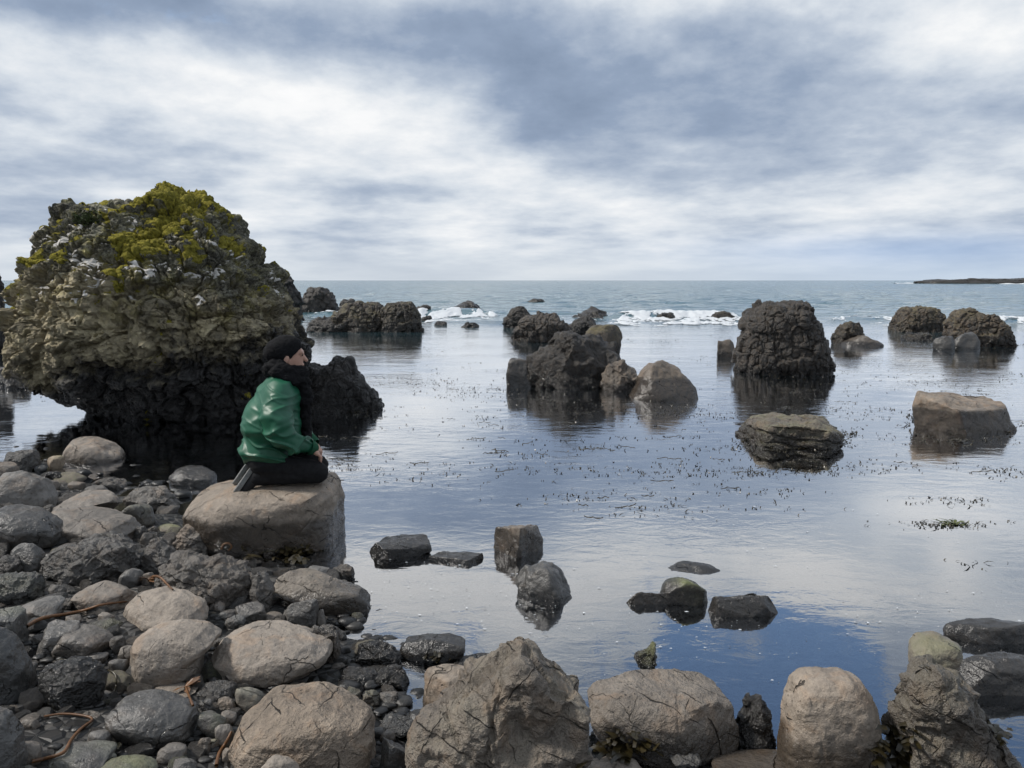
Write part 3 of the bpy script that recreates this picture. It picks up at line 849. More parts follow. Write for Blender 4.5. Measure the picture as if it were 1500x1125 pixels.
crag('reddish-brown rounded crag in the middle cluster', outline=[(748, 502), (750, 476), (768, 462), (790, 455), (822, 458), (838, 474), (836, 500)], level=7, cell=3.8, warm=0.6, tone=0.9)
crag('smooth black crag wedged behind the big faceted crag of the middle cluster', box=(826, 462, 881, 492), cell=2.4, tone=0.7, warm=0.1)
crag('small spiky rock at the edge of the foam behind the middle cluster', outline=[(838, 467), (848, 455), (864, 448), (882, 456), (901, 466)], level=5, tone=0.75)
crag('olive-topped rock leaning on the back of the big faceted crag', box=(856, 475, 912, 520), style='smooth', mat=M_CRAG, tone=1.1, warm=0.5, algae=0.6, lump=0.15)
crag('big black faceted crag in the middle of the bay', outline=[(768, 566), (774, 522), (786, 500), (806, 492), (828, 484), (858, 486), (886, 484), (908, 496), (912, 524), (905, 560), (880, 570), (800, 571)],
     level=7, cell=2.3, tone=0.85, warm=0.25, style='angular', mat=M_CRAG, amp=0.95, planes=12, cut=0.3)
crag('rounded grey-brown boulder tucked against the left foot of the faceted crag', box=(741, 524, 782, 566), style='smooth', mat=M_BOULDER, tone=0.30, warm=0.3, wet=0.18)
crag('knobbly tan boulder between the faceted crag and the orange-brown dome', outline=[(878, 574), (880, 545), (892, 530), (912, 526), (930, 536), (938, 574)], style='angular', mat=M_FRACT, tone=0.55, warm=0.7, wet=0.12, crack=1.0)
crag('orange-brown dome-shaped boulder at the right end of the middle cluster', outline=[(921, 586), (924, 562), (936, 543), (952, 530), (968, 527), (988, 534), (1008, 552), (1020, 572), (1023, 588)], style='smooth', mat=M_BOULDER,
     tone=0.46, warm=1.0, wet=0.30, crack=1.0, level=7, lump=0.06, e=0.75, planes=5, cut=0.12)
crag('small black rock in white surf right of the middle cluster', box=(960, 457, 989, 468), level=5, tone=0.7)
crag('dark flat rock showing through white surf', box=(984, 459, 1003, 466), level=4, tone=0.8)
crag('dark rounded rock in the surf beside the tall knobbly stack', box=(1039, 455, 1079, 469), level=5, tone=0.8, algae=0.3)
crag('tall rounded stack of knobbly black basalt with a wide dark reflection', outline=[(1072, 540), (1070, 500), (1078, 468), (1086, 452), (1104, 444), (1118, 440), (1140, 441), (1160, 438), (1186, 438), (1194, 455), (1212, 470), (1220, 496), (1225, 520), (1222, 545), (1150, 550), (1090, 548)],
     level=8, cell=6.2, tone=0.95, warm=0.35, wet=0.10, depth=0.85, e=0.70, undercut=0.12, knob=0.32, amp=0.8, planes=4, cut=0.1)
crag('blocky brown boulder beside the left foot of the tall knobbly stack', box=(1050, 497, 1078, 524), style='smooth', mat=M_BOULDER, tone=0.4, warm=0.7, wet=0.12, p=16)
crag('weedy brown crag behind the tall knobbly stack', box=(1216, 470, 1268, 505), cell=3.6, warm=0.6, tone=0.9, algae=0.3)
crag('smooth low boulder with a pointed top behind the tall knobbly stack', outline=[(1228, 508), (1240, 494), (1256, 488), (1276, 494), (1295, 508)], style='smooth', mat=M_BOULDER, tone=0.36, warm=0.6, wet=0.1)
crag('left dome of the distant pair of brown weedy crags', outline=[(1300, 487), (1306, 464), (1320, 450), (1350, 447), (1374, 450), (1388, 462), (1390, 487)], level=7, cell=4.2, warm=0.7, tone=1.0, algae=0.5)
crag('right, larger dome of the distant pair of brown weedy crags', outline=[(1376, 508), (1378, 470), (1392, 453), (1420, 450), (1446, 456), (1476, 470), (1489, 490), (1490, 508)], level=7, cell=4.2, warm=0.75, tone=1.05, algae=0.4)
crag('low weedy ledge in front of the distant pair of brown crags', box=(1318, 486, 1368, 499), level=5, cell=5, tone=0.8, algae=0.6, depth=1.0)
crag('small round grey boulder beside a larger one before the distant brown crags', box=(1366, 492, 1399, 514), style='smooth', mat=M_BOULDER, tone=0.26, warm=0.1, wet=0.05, level=5)
crag('round grey boulder propped against the larger distant brown crag', box=(1393, 486, 1436, 513), style='smooth', mat=M_BOULDER, tone=0.30, warm=0.1, wet=0.05, level=5)
crag('flat-topped tan block standing alone in the calm bay', box=(1336, 572, 1490, 637), style='smooth', mat=M_BOULDER, tone=0.78, warm=0.75, wet=0.24, crack=0.8, level=7, depth=0.55, boxy=0.25, p=26, planes=6, cut=0.16, soft=0.02)
crag('low layered brown rock with ragged top, before the tall knobbly stack', box=(1077, 597, 1237, 660), style='angular', mat=M_FRACT, tone=0.60, warm=0.75, wet=0.14, crack=0.6, level=7, algae=0.35, amp=0.6, boxy=0.12, p=24, cut=0.16, flat=0.27, strata=0.20)
crag('dark rock at the edge of the bay behind the huge mossy crag', box=(-40, 384, 12, 520), cell=3.5, tone=0.6, depth=0.6)
# grey blocks beyond the left flank of the tall rock
for bx_, lb in (((-8, 535, 30, 566), 'pale grey wedge-shaped block beside the left foot of the huge mossy crag'),
                ((4, 543, 47, 569), 'grey pointed block leaning before the left foot of the huge mossy crag'),
                ((-20, 548, 12, 566), 'dark grey block half hidden by the pointed block at the huge mossy crag')):
    rock('sea_boulder', lb, 'rock', bx_, style='angular', water=True, level=5, tone=0.55, warm=0.1, wet=0.05, crack=0.2)

# the far headland
rock('headland', 'long low dark headland lying far out on the horizon', 'headland', outline=[(1338, 415.5), (1344, 410), (1372, 408.5), (1420, 408), (1470, 407.5), (1560, 406), (1640, 408), (1660, 415.5)], water=True, style='crag', level=7, cell=9, depth=0.3, amp=0.2, tone=0.5, warm=0.3, wet=0.3,
     algae=0.1, sink=0.3, e=0.4, lump=0.02)

# ---- rocks standing in the clear water near the shore
def wrock(label, box=None, outline=None, **kw):
    d = dict(style='smooth', water=True, level=6, tone=0.40, warm=0.2, wet=0.02, crack=0.5, sink=0.15)
    d.update(kw)
    return rock('sea_boulder', label, 'rock', box, outline, **d)

wrock('flat dark slab with a wet top beside the person\'s boulder', box=(542, 774, 632, 820), p=34, planes=12, tone=0.40, wet=0.5, flat=0.09, soft=0.012, boxy=0.5, cut=0.26, lump=0.12)
wrock('thin flat slab barely above the water', box=(628, 802, 708, 828), p=34, tone=0.36, wet=0.5, flat=0.035, planes=4, boxy=-0.35, soft=0.012)
wrock('cube-shaped brown boulder standing in still water', box=(723, 768, 796, 818), p=30, boxy=0.75, tone=0.66, warm=0.65, wet=0.13, planes=7, cut=0.22, soft=0.018, seed=77, depth=0.9, lump=0.10)
wrock('smooth two-lobed boulder in front of the cube-shaped one', outline=[(756, 862), (755, 842), (765, 826), (788, 821), (806, 830), (820, 850), (838, 868), (830, 882), (800, 886), (770, 880)], e=0.75, tone=0.36, warm=0.15, wet=0.04, lump=0.22)
wrock('dark boulder with an olive-green dome standing in still water', box=(966, 845, 1037, 886), tone=0.36, warm=0.6, wet=0.10, algae=0.9, depth=0.7, crack=0.2, p=7)
wrock('flat dark ledge running from the olive-domed boulder', box=(917, 865, 990, 886), tone=0.36, warm=0.7, wet=0.3, flat=0.06, p=12)
wrock('dark blocky boulder beside the olive-domed one', box=(1036, 866, 1140, 905), tone=0.34, warm=0.3, wet=0.5, flat=0.10, p=30, boxy=0.45, planes=13, cut=0.28, soft=0.012, lump=0.14)
wrock('long slick dark rock back barely breaking the surface', box=(976, 812, 1056, 846), tone=0.35, wet=0.5, flat=0.03, p=7)
wrock('tiny jagged rock with weed in the blue water', outline=[(928, 968), (932, 948), (944, 946), (952, 939), (957, 958), (963, 968), (950, 976)], style='angular', tone=0.40, warm=0.5, wet=0.02, algae=0.9, level=5)
wrock('slick dark boulder with a rippled wet back', box=(1380, 899, 1540, 945), tone=0.42, wet=0.6, flat=0.09, p=7)
wrock('large flat glossy boulder behind the tilted slab', box=(1395, 947, 1560, 1020), tone=0.42, warm=0.3, wet=0.6, flat=0.14, p=7)
wrock('wet round dark boulder in the pebbly shallows behind the person\'s boulder', box=(247, 681, 318, 712), tone=0.5, warm=0.2, wet=0.4)
wrock('pale smooth boulder alone in the dark shallows under the huge mossy crag', outline=[(90, 672), (92, 654), (104, 640), (122, 639), (160, 648), (184, 664), (178, 676), (130, 680)], tone=0.95, warm=0.55, wet=0.03, crack=0.7, planes=6)

# ---- the beach
beach_n = 0
def brock(label, box=None, outline=None, **kw):
    d = dict(style='smooth', level=6, tone=0.8, warm=0.35, crack=0.4, sink=0.25, depth=0.85)
    d.update(kw)
    return rock('boulder', label, 'rock', box, outline, **d)

person_rock = brock('large flat-topped brown boulder that the person kneels on', outline=[(268, 770), (267, 738), (274, 716), (294, 702), (340, 694), (400, 690), (455, 690), (490, 692), (500, 706), (506, 745), (505, 790), (480, 806), (400, 810), (300, 800)],
      level=7, e=0.48, tone=0.86, warm=0.72, crack=1.0, wet=0.20, depth=0.85, planes=6, cut=0.14, seed=5, lump=0.04, base_z=0.02)

# bottom row along the water's edge
brock('jagged cracked brown boulder with a peaked top at the water\'s edge', outline=[(592, 1250), (592, 1080), (596, 1048), (612, 1030), (640, 1024), (668, 1005), (694, 984), (720, 962), (746, 940), (763, 932), (784, 944), (811, 965), (818, 974), (843, 980), (857, 994), (862, 1030), (870, 1075), (868, 1250)],
      level=8, style='angular', tone=0.74, warm=0.62, crack=0.9, depth=0.62, e=0.45, amp=1.0, cut=0.14, planes=20, soft=0.012, seed=9, lump=0.05, algae=0.10, wet=0.09, base_z=-0.05)
brock('smooth tan boulder peeping out behind the jagged peaked one', box=(618, 972, 705, 1075), tone=0.82, warm=0.7, wet=0.09, base_z=0.0)
brock('broad tan boulder scored by diagonal black cracks', outline=[(860, 1010), (868, 992), (890, 982), (935, 979), (1000, 983), (1050, 986), (1074, 1000), (1083, 1040), (1080, 1085), (1060, 1115), (1020, 1135), (960, 1120), (900, 1085), (868, 1050)],
      level=7, tone=0.82, warm=0.55, crack=1.0, e=0.46, depth=0.7, seed=14, lump=0.05, soft=0.02, wet=0.09, base_z=-0.03, mat=M_FRACT, planes=6, cut=0.2)
brock('narrow dark wet stone stuck between two tan boulders', outline=[(1076, 1100), (1080, 1045), (1096, 1018), (1116, 1014), (1128, 1040), (1138, 1080), (1128, 1110)], style='angular', tone=0.34, wet=0.35, warm=0.3, base_z=-0.02)
brock('tall rounded tan block with thin cracks', outline=[(1140, 1160), (1138, 1080), (1146, 1020), (1156, 992), (1172, 981), (1200, 976), (1232, 978), (1262, 988), (1280, 1008), (1288, 1050), (1293, 1110), (1290, 1160)],
      level=7, tone=0.92, warm=0.72, crack=1.0, e=0.5, depth=0.75, wet=0.13, seed=21, base_z=-0.02, planes=5, cut=0.12, lump=0.04)
brock('tilted dark brown fractured slab at the water\'s edge', outline=[(1290, 1180), (1292, 1080), (1290, 1020), (1297, 985), (1318, 962), (1350, 958), (1385, 978), (1415, 1010), (1448, 1060), (1485, 1105), (1500, 1180)],
      level=8, style='angular', tone=0.47, warm=0.6, crack=0.9, depth=0.6, e=0.55, amp=1.1, seed=33, base_z=-0.03, algae=0.1, cut=0.12)
_top = ROCKS[-1]
brock('rounded olive-grey stone perched on the tilted fractured slab', box=(1330, 924, 1411, 994), tone=0.72, warm=0.55, algae=0.45, base_z=0.32, sink=0.12, crack=0.3, p=6, planes=4, cut=0.12)
brock('low tan dome between the cracked boulder and the tall rounded block', box=(1042, 1097, 1210, 1180), tone=0.92, warm=0.6, wet=0.09, base_z=0.02, crack=0.4)
brock('tan dome just showing beside the foot of the jagged peaked boulder', box=(852, 1107, 948, 1170), tone=0.9, warm=0.55, base_z=0.0, crack=0.2)
brock('grey chip of rock at the foot of the boulder with diagonal cracks', box=(978, 1096, 1028, 1124), tone=0.42, warm=0.1, style='angular', level=5, base_z=0.03)
brock('dark chunk at the foot of the jagged peaked boulder', box=(798, 1092, 856, 1140), tone=0.34, warm=0.2, style='angular', level=5, base_z=0.05)

# left beach, from the far water's edge towards the camera
B = brock
B('small ochre-yellow rounded stone beside the pale boulder in the shallows', (69, 667, 95, 688), tone=1.05, warm=1.0, algae=0.45, level=5)
B('grey angular block at the far water\'s edge beside the ochre stone', (2, 658, 60, 689), style='angular', tone=0.47, warm=0.1, hidden=3)
B('tan-grey stone at the far water\'s edge, half behind a smooth grey slab', (-14, 676, 30, 706), tone=0.75, warm=0.4, hidden=6)
B('small dark green-grey stone between the ochre stone and the grey block', (50, 681, 69, 692), tone=0.27, warm=0.0, level=5)
B('long smooth grey boulder at the far end of the beach', outline=[(-24, 735), (-18, 705), (10, 692), (45, 689), (70, 700), (86, 725), (84, 745)], tone=0.72, warm=0.2, hidden=6)
B('wet angular stone behind the long smooth grey boulder', (63, 690, 98, 710), style='angular', tone=0.38, wet=0.3, level=5)
B('small slab with a dark wet edge among the shallow pebbles', (139, 698, 189, 718), style='angular', tone=0.51, wet=0.0, level=5)
B('small grey stone with a pale ridge below the long smooth grey boulder', (19, 719, 73, 748), tone=0.47, warm=0.15, algae=0.3, level=5)
B('little round grey stone beside the pale-ridged one', (-8, 722, 20, 744), tone=0.51, level=5)
B('flat tan-grey slab on top of a row of stones by the shallows', (77, 717, 177, 756), tone=0.80, warm=0.4, hidden=4)
B('broad cracked grey-brown boulder in front of the flat tan-grey slab', outline=[(70, 752), (74, 742), (110, 741), (160, 750), (192, 760), (207, 776), (200, 790), (150, 796), (100, 788)], tone=0.72, warm=0.4, crack=1.0, hidden=4)
B('smooth green-grey stone with a dark wet side by the pale angular rock', (174, 738, 228, 776), tone=0.51, warm=0.2, algae=0.3)
B('pale grey angular rock with a glinting wet side, by the shallows', outline=[(179, 730), (195, 714), (235, 711), (255, 722), (264, 744), (240, 750), (195, 742)], style='angular', tone=0.85, warm=0.2, depth=0.8)
B('small yellow-green stone behind the pale fractured rock', (231, 767, 265, 783), tone=0.9, warm=0.5, algae=0.7, level=5)
B('big dark grey smooth slab with a black hollow beneath', outline=[(-40, 800), (-40, 750), (-10, 738), (40, 740), (80, 756), (100, 776), (96, 796), (50, 806)], tone=0.36, warm=0.15, e=0.6, hidden=2)
B('grey stone in front of the big dark slab', (14, 795, 71, 842), tone=0.42, warm=0.15)
B('dark broken stone at the foot of the grey one before the big dark slab', (-10, 812, 34, 850), style='angular', tone=0.31, level=5)
B('large dark angular boulder with a ragged shaded front', outline=[(55, 835), (62, 812), (85, 792), (120, 784), (145, 777), (180, 782), (205, 798), (204, 830), (180, 850), (110, 856)], level=7, style='angular', tone=0.47, warm=0.2, amp=1.2, hidden=4)
B('pale crumbly fractured rock beside the person\'s boulder', outline=[(252, 806), (258, 780), (275, 766), (300, 768), (315, 784), (316, 806), (290, 812)], style='angular', tone=0.95, warm=0.3, amp=1.2)
B('grey slab leaning below the pale crumbly rock', (200, 786, 268, 835), style='angular', tone=0.51, warm=0.2, hidden=6)
B('jagged brown fractured boulder before the person\'s boulder', outline=[(226, 860), (230, 825), (245, 805), (290, 806), (330, 812), (365, 825), (385, 845), (384, 880), (340, 890), (270, 880)], level=7, style='angular', tone=0.53, warm=0.4, crack=1.0, amp=1.3, hidden=4)
B('upright pointed grey stone beside the sausage-shaped boulder', outline=[(365, 870), (368, 850), (378, 837), (392, 842), (403, 865), (398, 890), (380, 896)], style='angular', tone=0.53, warm=0.25, level=5, amp=0.7)
B('long sausage-shaped boulder with a black wet end in the water', outline=[(400, 855), (402, 840), (420, 832), (450, 838), (500, 856), (530, 864), (543, 880), (541, 905), (500, 905), (440, 890)], level=7, tone=0.70, warm=0.6, wet=0.10, e=0.6, base_z=0.0, depth=0.55, algae=0.05)
B('dark greenish angular rock at the left edge of the stones', (-14, 836, 68, 886), style='angular', tone=0.34, warm=0.05, algae=0.15)
B('tan rounded wedge behind the large rounded tan boulder', (103, 850, 202, 902), tone=0.78, warm=0.5, planes=10, cut=0.3)
B('grey stone peeping out behind the tan rounded wedge', (172, 832, 212, 862), tone=0.47, warm=0.15, level=5)
B('large rounded tan boulder with a small wet dimple', outline=[(180, 905), (184, 882), (200, 864), (230, 858), (265, 864), (300, 884), (306, 905), (290, 926), (220, 934), (190, 922)], level=7, tone=0.95, warm=0.6, crack=0.5, planes=9, cut=0.22, seed=8)
B('flat grey stone with a pale edge near the kelp stalk', (20, 872, 96, 914), tone=0.66, warm=0.15)
B('grey-green boulder with a straight top at the left of the kelp stalk', (-20, 887, 43, 945), tone=0.41, warm=0.05, algae=0.2, p=22, boxy=0.2)
B('grey block behind a rounded two-tone stone', (53, 907, 126, 966), tone=0.41, warm=0.2, p=22, boxy=0.3)
B('rounded brown stone with a dark half, lying on the grey block', (70, 914, 168, 968), tone=0.49, warm=0.35, crack=0.6)
B('heart-shaped smooth tan boulder leaning on the biggest rounded one', outline=[(187, 985), (192, 950), (200, 925), (225, 910), (265, 906), (305, 912), (325, 928), (318, 942), (304, 950), (298, 958), (297, 972), (294, 995), (250, 1008), (205, 1008)], level=7, tone=0.95, warm=0.55, crack=0.1, e=0.7, seed=3, planes=4, cut=0.12, lump=0.05)
B('biggest smooth rounded tan boulder, with one thin scratch', outline=[(307, 975), (308, 945), (322, 922), (355, 909), (410, 908), (460, 920), (488, 942), (488, 965), (462, 985), (420, 1003), (370, 1008), (325, 998)], level=7, tone=1.0, warm=0.55, crack=0.5, e=0.72, seed=6, planes=5, cut=0.12, lump=0.05)
B('dark brown knobby rock behind the biggest tan boulder', (450, 914, 500, 972), tone=0.36, warm=0.4, style='angular')
B('dark wet boulder with rippled ridges on top', outline=[(55, 1000), (58, 972), (80, 964), (125, 960), (150, 975), (158, 1005), (148, 1035), (100, 1044), (66, 1030)], level=7, style='angular', tone=0.31, warm=0.1, wet=0.55, amp=0.6, seed=12)
B('huge dark blue-grey boulder at the left end of the near stones', outline=[(-80, 1030), (-70, 950), (-30, 920), (10, 918), (40, 942), (55, 970), (54, 1020), (20, 1040)], level=7, tone=0.27, warm=0.0, planes=8)
B('smooth slate-grey boulder below the huge dark blue-grey one', outline=[(-60, 1150), (-50, 1060), (-10, 1034), (20, 1040), (42, 1070), (42, 1120), (20, 1160)], level=7, tone=0.39, warm=0.1)
B('dark grey egg-shaped boulder with a shaded flank', outline=[(153, 1060), (155, 1030), (172, 1014), (210, 1009), (250, 1015), (284, 1035), (290, 1060), (280, 1085), (240, 1096), (180, 1085)], level=7, tone=0.37, warm=0.15, e=0.75, seed=17, planes=5, cut=0.15)
B('tan stone peeping out behind the dark grey egg-shaped boulder', (212, 1001, 290, 1030), tone=0.78, warm=0.5)
B('dark angular chunk between the heart-shaped and the pink cracked boulder', (287, 995, 349, 1026), style='angular', tone=0.34, warm=0.15)
B('green-grey slab crossed by a kelp stalk', (42, 1056, 138, 1106), tone=0.37, warm=0.1, algae=0.15, p=26, boxy=0.4, soft=0.02)
B('blunt grey-green stone in front of the dark egg-shaped boulder', (70, 1084, 172, 1140), tone=0.42, warm=0.1, algae=0.15, planes=10, cut=0.3)
B('smooth olive stone poking up at the front of the beach', (126, 1105, 232, 1165), tone=0.53, warm=0.2, algae=0.5)
B('pinkish cracked and pitted boulder at the front of the beach', outline=[(334, 1150), (338, 1080), (352, 1040), (380, 1012), (420, 998), (470, 998), (510, 1012), (540, 1030), (550, 1070), (548, 1150)], level=8, tone=0.95, warm=0.9, crack=1.0, e=0.62, seed=27, planes=7, cut=0.16, lump=0.06, mat=M_FRACT, wet=0.02)
B('pale tan stone resting before the pinkish cracked boulder', (372, 1105, 440, 1165), tone=0.92, warm=0.55, base_z=0.16)
B('angular grey stone like a cut gem between tan boulders', (413, 877, 467, 920), style='smooth', tone=0.53, warm=0.15, p=26, planes=12, cut=0.3, soft=0.015, crack=0.1)
B('square-cut grey stone behind the biggest tan boulder', (344, 880, 391, 916), tone=0.36, warm=0.25, p=30, boxy=0.5, level=5, soft=0.015)
B('glossy black wet rock at the edge of the near pool', (520, 936, 588, 980), style='angular', tone=0.26, wet=0.6, base_z=0.0)
B('long glossy black boulder lying in the near pool', outline=[(585, 955), (590, 934), (620, 927), (660, 928), (682, 936), (680, 955), (650, 966), (610, 970)], tone=0.29, wet=0.6, e=0.5, depth=0.5, base_z=0.0)
B('glossy black faceted rock between the biggest tan boulder and the pool', (495, 975, 554, 1015), style='angular', tone=0.27, wet=0.6, base_z=0.0)
B('glossy black rock beside the faceted one, half in the pool', (545, 972, 600, 1010), style='angular', tone=0.27, wet=0.6, base_z=0.0)
B('slim black rock behind the jagged peaked boulder', (666, 955, 720, 978), style='angular', tone=0.26, wet=0.6, base_z=0.0, level=5)
B('dark slate flake between the pinkish boulder and the jagged one', (553, 1044, 606, 1080), style='angular', tone=0.36, warm=0.05, depth=1.1, base_z=0.02)
B('grey block under the slate flake beside the jagged boulder', (556, 1080, 600, 1140), tone=0.32, warm=0.1, base_z=0.02, p=30, boxy=0.6)
B('small dark pointed stone at the foot of the person\'s boulder', (487, 826, 520, 850), style='angular', tone=0.38, wet=0.0, level=5, base_z=0.0)

small = [(99, 705, 126, 716), (328, 899, 361, 917), (386, 895, 414, 909), (288, 1040, 332, 1080), (318, 1020, 346, 1041), (290, 1023, 313, 1046),
         (344, 1006, 388, 1040), (314, 1060, 346, 1094), (286, 1080, 311, 1104), (279, 1102, 325, 1122), (228, 1087, 274, 1122), (106, 1040, 149, 1062),
         (126, 1068, 165, 1096), (450, 828, 484, 846), (464, 892, 477, 913), (120, 955, 160, 972), (160, 930, 186, 958), (172, 945, 196, 968), (158, 965, 190, 990),
         (60, 880, 84, 900), (88, 875, 112, 892), (205, 780, 226, 798), (226, 792, 250, 806), (95, 900, 120, 914), (143, 896, 168, 914), (128, 905, 182, 930),
         (306, 880, 330, 898), (318, 892, 350, 908), (330, 905, 352, 918), (240, 1060, 262, 1072), (150, 835, 176, 852), (205, 838, 228, 858), (70, 856, 100, 880),
         (300, 1082, 322, 1100), (20, 745, 60, 758), (60, 738, 82, 752), (196, 770, 216, 790), (215, 770, 232, 786), (30, 1050, 62, 1072), (20, 1085, 62, 1125),
         (400, 905, 420, 918), (366, 885, 384, 900), (385, 800, 405, 812), (352, 815, 376, 832), (325, 1095, 345, 1118), (320, 1040, 348, 1062), (150, 1100, 172, 1120),
         (505, 1005, 530, 1028), (530, 1010, 556, 1034), (556, 1012, 584, 1036), (556, 1068, 580, 1090), (100, 1110, 130, 1135), (10, 1120, 60, 1150), (250, 1110, 290, 1140)]
rs = np.random.RandomState(4)
for i, bx_ in enumerate(small):
    ang = rs.rand() < 0.45
    B('small grey stone wedged between the larger beach boulders', bx_, level=4, style='angular' if ang else 'smooth', tone=rs.uniform(0.38, 0.85), warm=rs.uniform(0, 0.6),
      algae=0.3 if rs.rand() < 0.15 else 0.0, p=rs.uniform(8, 18), group='small stones wedged between the beach boulders', amp=0.7 if ang else 1.0, hidden=2).name = 'beach_stone'

# ------------------------------------------------------------------ more beach stones (copies of a few shapes), shingle
bpy.context.view_layer.update()
BIG = []
for o, P, f_ in ROCKS:
    c = (P.min(0) + P.max(0)) / 2
    BIG.append((c[0], c[1], (P.max(0)[0] - P.min(0)[0]) / 2, (P.max(0)[1] - P.min(0)[1]) / 2))
BIG = np.array(BIG)

def clear_of_rocks(x, y, k=0.9):
    return not (((x - BIG[:, 0]) / BIG[:, 2]) ** 2 + ((y - BIG[:, 1]) / BIG[:, 3]) ** 2 < k * k).any()

def in_poly(px, py, poly):
    ins = False
    j = len(poly) - 1
    for i in range(len(poly)):
        xi, yi = poly[i]; xj, yj = poly[j]
        if (yi > py) != (yj > py) and px < (xj - xi) * (py - yi) / (yj - yi) + xi:
            ins = not ins
        j = i
    return ins

BEACH_PX = [(-40, 690), (60, 696), (150, 722), (260, 748), (300, 808), (400, 812), (500, 835), (560, 960), (600, 1020), (620, 1130), (-40, 1150)]
protos = []
for k in range(10):
    V, f_ = unit_rock(4, 300 + k, None, p=[7, 9, 14, 22][k % 4], planes=[4, 8, 12][k % 3], cut=0.25, soft=0.03)
    V = V * np.array((1.0, 0.8, 0.55))
    V = V + normals(V, f_) * (0.06 * fbm(V * 2 + k * 9, 4))[:, None]
    protos.append(mesh_np('beach_stone', V, f_, True, M_BOULDER if k % 3 else M_FRACT))
rr = random.Random(8)
placed = 0
tries = 0
while placed < 225 and tries < 12000:
    tries += 1
    px, py = rr.uniform(-20, 600), rr.uniform(700, 1125)
    if not in_poly(px, py, BEACH_PX):
        continue
    p_ = hit_ground(px, py)
    if not clear_of_rocks(p_[0], p_[1], 0.74):
        continue
    s_ = rr.choice((rr.uniform(6, 14), rr.uniform(12, 24))) / F * p_[1]
    o = link('beach_stone', protos[rr.randrange(10)], None, (p_[0], p_[1], p_[2] + s_ * 0.18))
    o.scale = (s_, s_ * rr.uniform(0.8, 1.2), s_ * rr.uniform(0.8, 1.2))
    o.rotation_euler = (rr.uniform(-0.35, 0.35), rr.uniform(-0.35, 0.35), rr.uniform(0, 6.28))
    tag(o, 'small grey stone wedged between the larger beach boulders', 'rock', 'small stones wedged between the beach boulders')
    for k, val in (('tone', rr.choice([0.22, 0.28, 0.34, 0.42, 0.55, 0.8])), ('warm', rr.uniform(0, 0.55)), ('wet', -9.0), ('crack', 0.1), ('algae', 0.4 if rr.random() < 0.1 else 0.0)):
        o[k] = float(val)
    placed += 1

def pebble_mesh(name, spots, mat):
    U, fU = ico(2)
    rs = np.random.RandomState(2)
    vs, fs, sh = [], [], []
    n = 0
    for (x, y, z, s) in spots:
        A = rs.normal(size=(3, 3)); Q, _ = np.linalg.qr(A)
        sc3 = np.array((1.0, rs.uniform(0.6, 1.0), rs.uniform(0.4, 0.75))) * s
        V = ((U * (1 + 0.14 * rs.normal(size=(len(U), 1)))) @ Q.T) * np.array((1, 1, 0.7)) * sc3 + np.array((x, y, z))
        vs.append(V); fs.append(fU + n); n += len(U)
        sh.append(np.full(len(U), rs.rand() ** 1.5 * (1.0 if rs.rand() < 0.12 else 0.72)))
    me = mesh_np(name, np.vstack(vs), np.vstack(fs), True, mat)
    vattr(me, 'shade', np.concatenate(sh))
    return me

spots = []
while len(spots) < 550:
    px, py = rr.uniform(-40, 640), rr.uniform(690, 1150)
    if not in_poly(px, py, BEACH_PX): continue
    p_ = hit_ground(px, py)
    s_ = rr.uniform(0.008, 0.030)
    spots.append((p_[0], p_[1], gz_at(p_[0], p_[1]) + s_ * 0.3, s_))
SHALLOW = [(30, 600), (360, 600), (400, 700), (300, 745), (250, 750), (130, 722), (40, 694), (10, 660)]
k = 0
while k < 1500:
    px, py = rr.uniform(0, 420), rr.uniform(600, 760)
    if not in_poly(px, py, SHALLOW): continue
    p_ = on_plane(px, py, -0.12)
    s_ = rr.uniform(0.018, 0.075)
    zb_ = gz_at(p_[0], p_[1])
    spots.append((p_[0], p_[1], zb_ + s_ * 0.3 + (0.05 if rr.random() < 0.1 else 0.0), s_)); k += 1
k = 0
while k < 1300:
    px, py = rr.uniform(500, 1500), rr.uniform(830, 1125)
    p_ = on_plane(px, py, -0.12)
    s_ = rr.uniform(0.012, 0.05)
    spots.append((p_[0], p_[1], gz_at(p_[0], p_[1]) + s_ * 0.25, s_)); k += 1
tag(link('shingle', pebble_mesh('shingle', spots, M_PEB)), 'wet shingle darkened as painted shade between the boulders, also under the shallow water', 'shingle', kind='stuff')

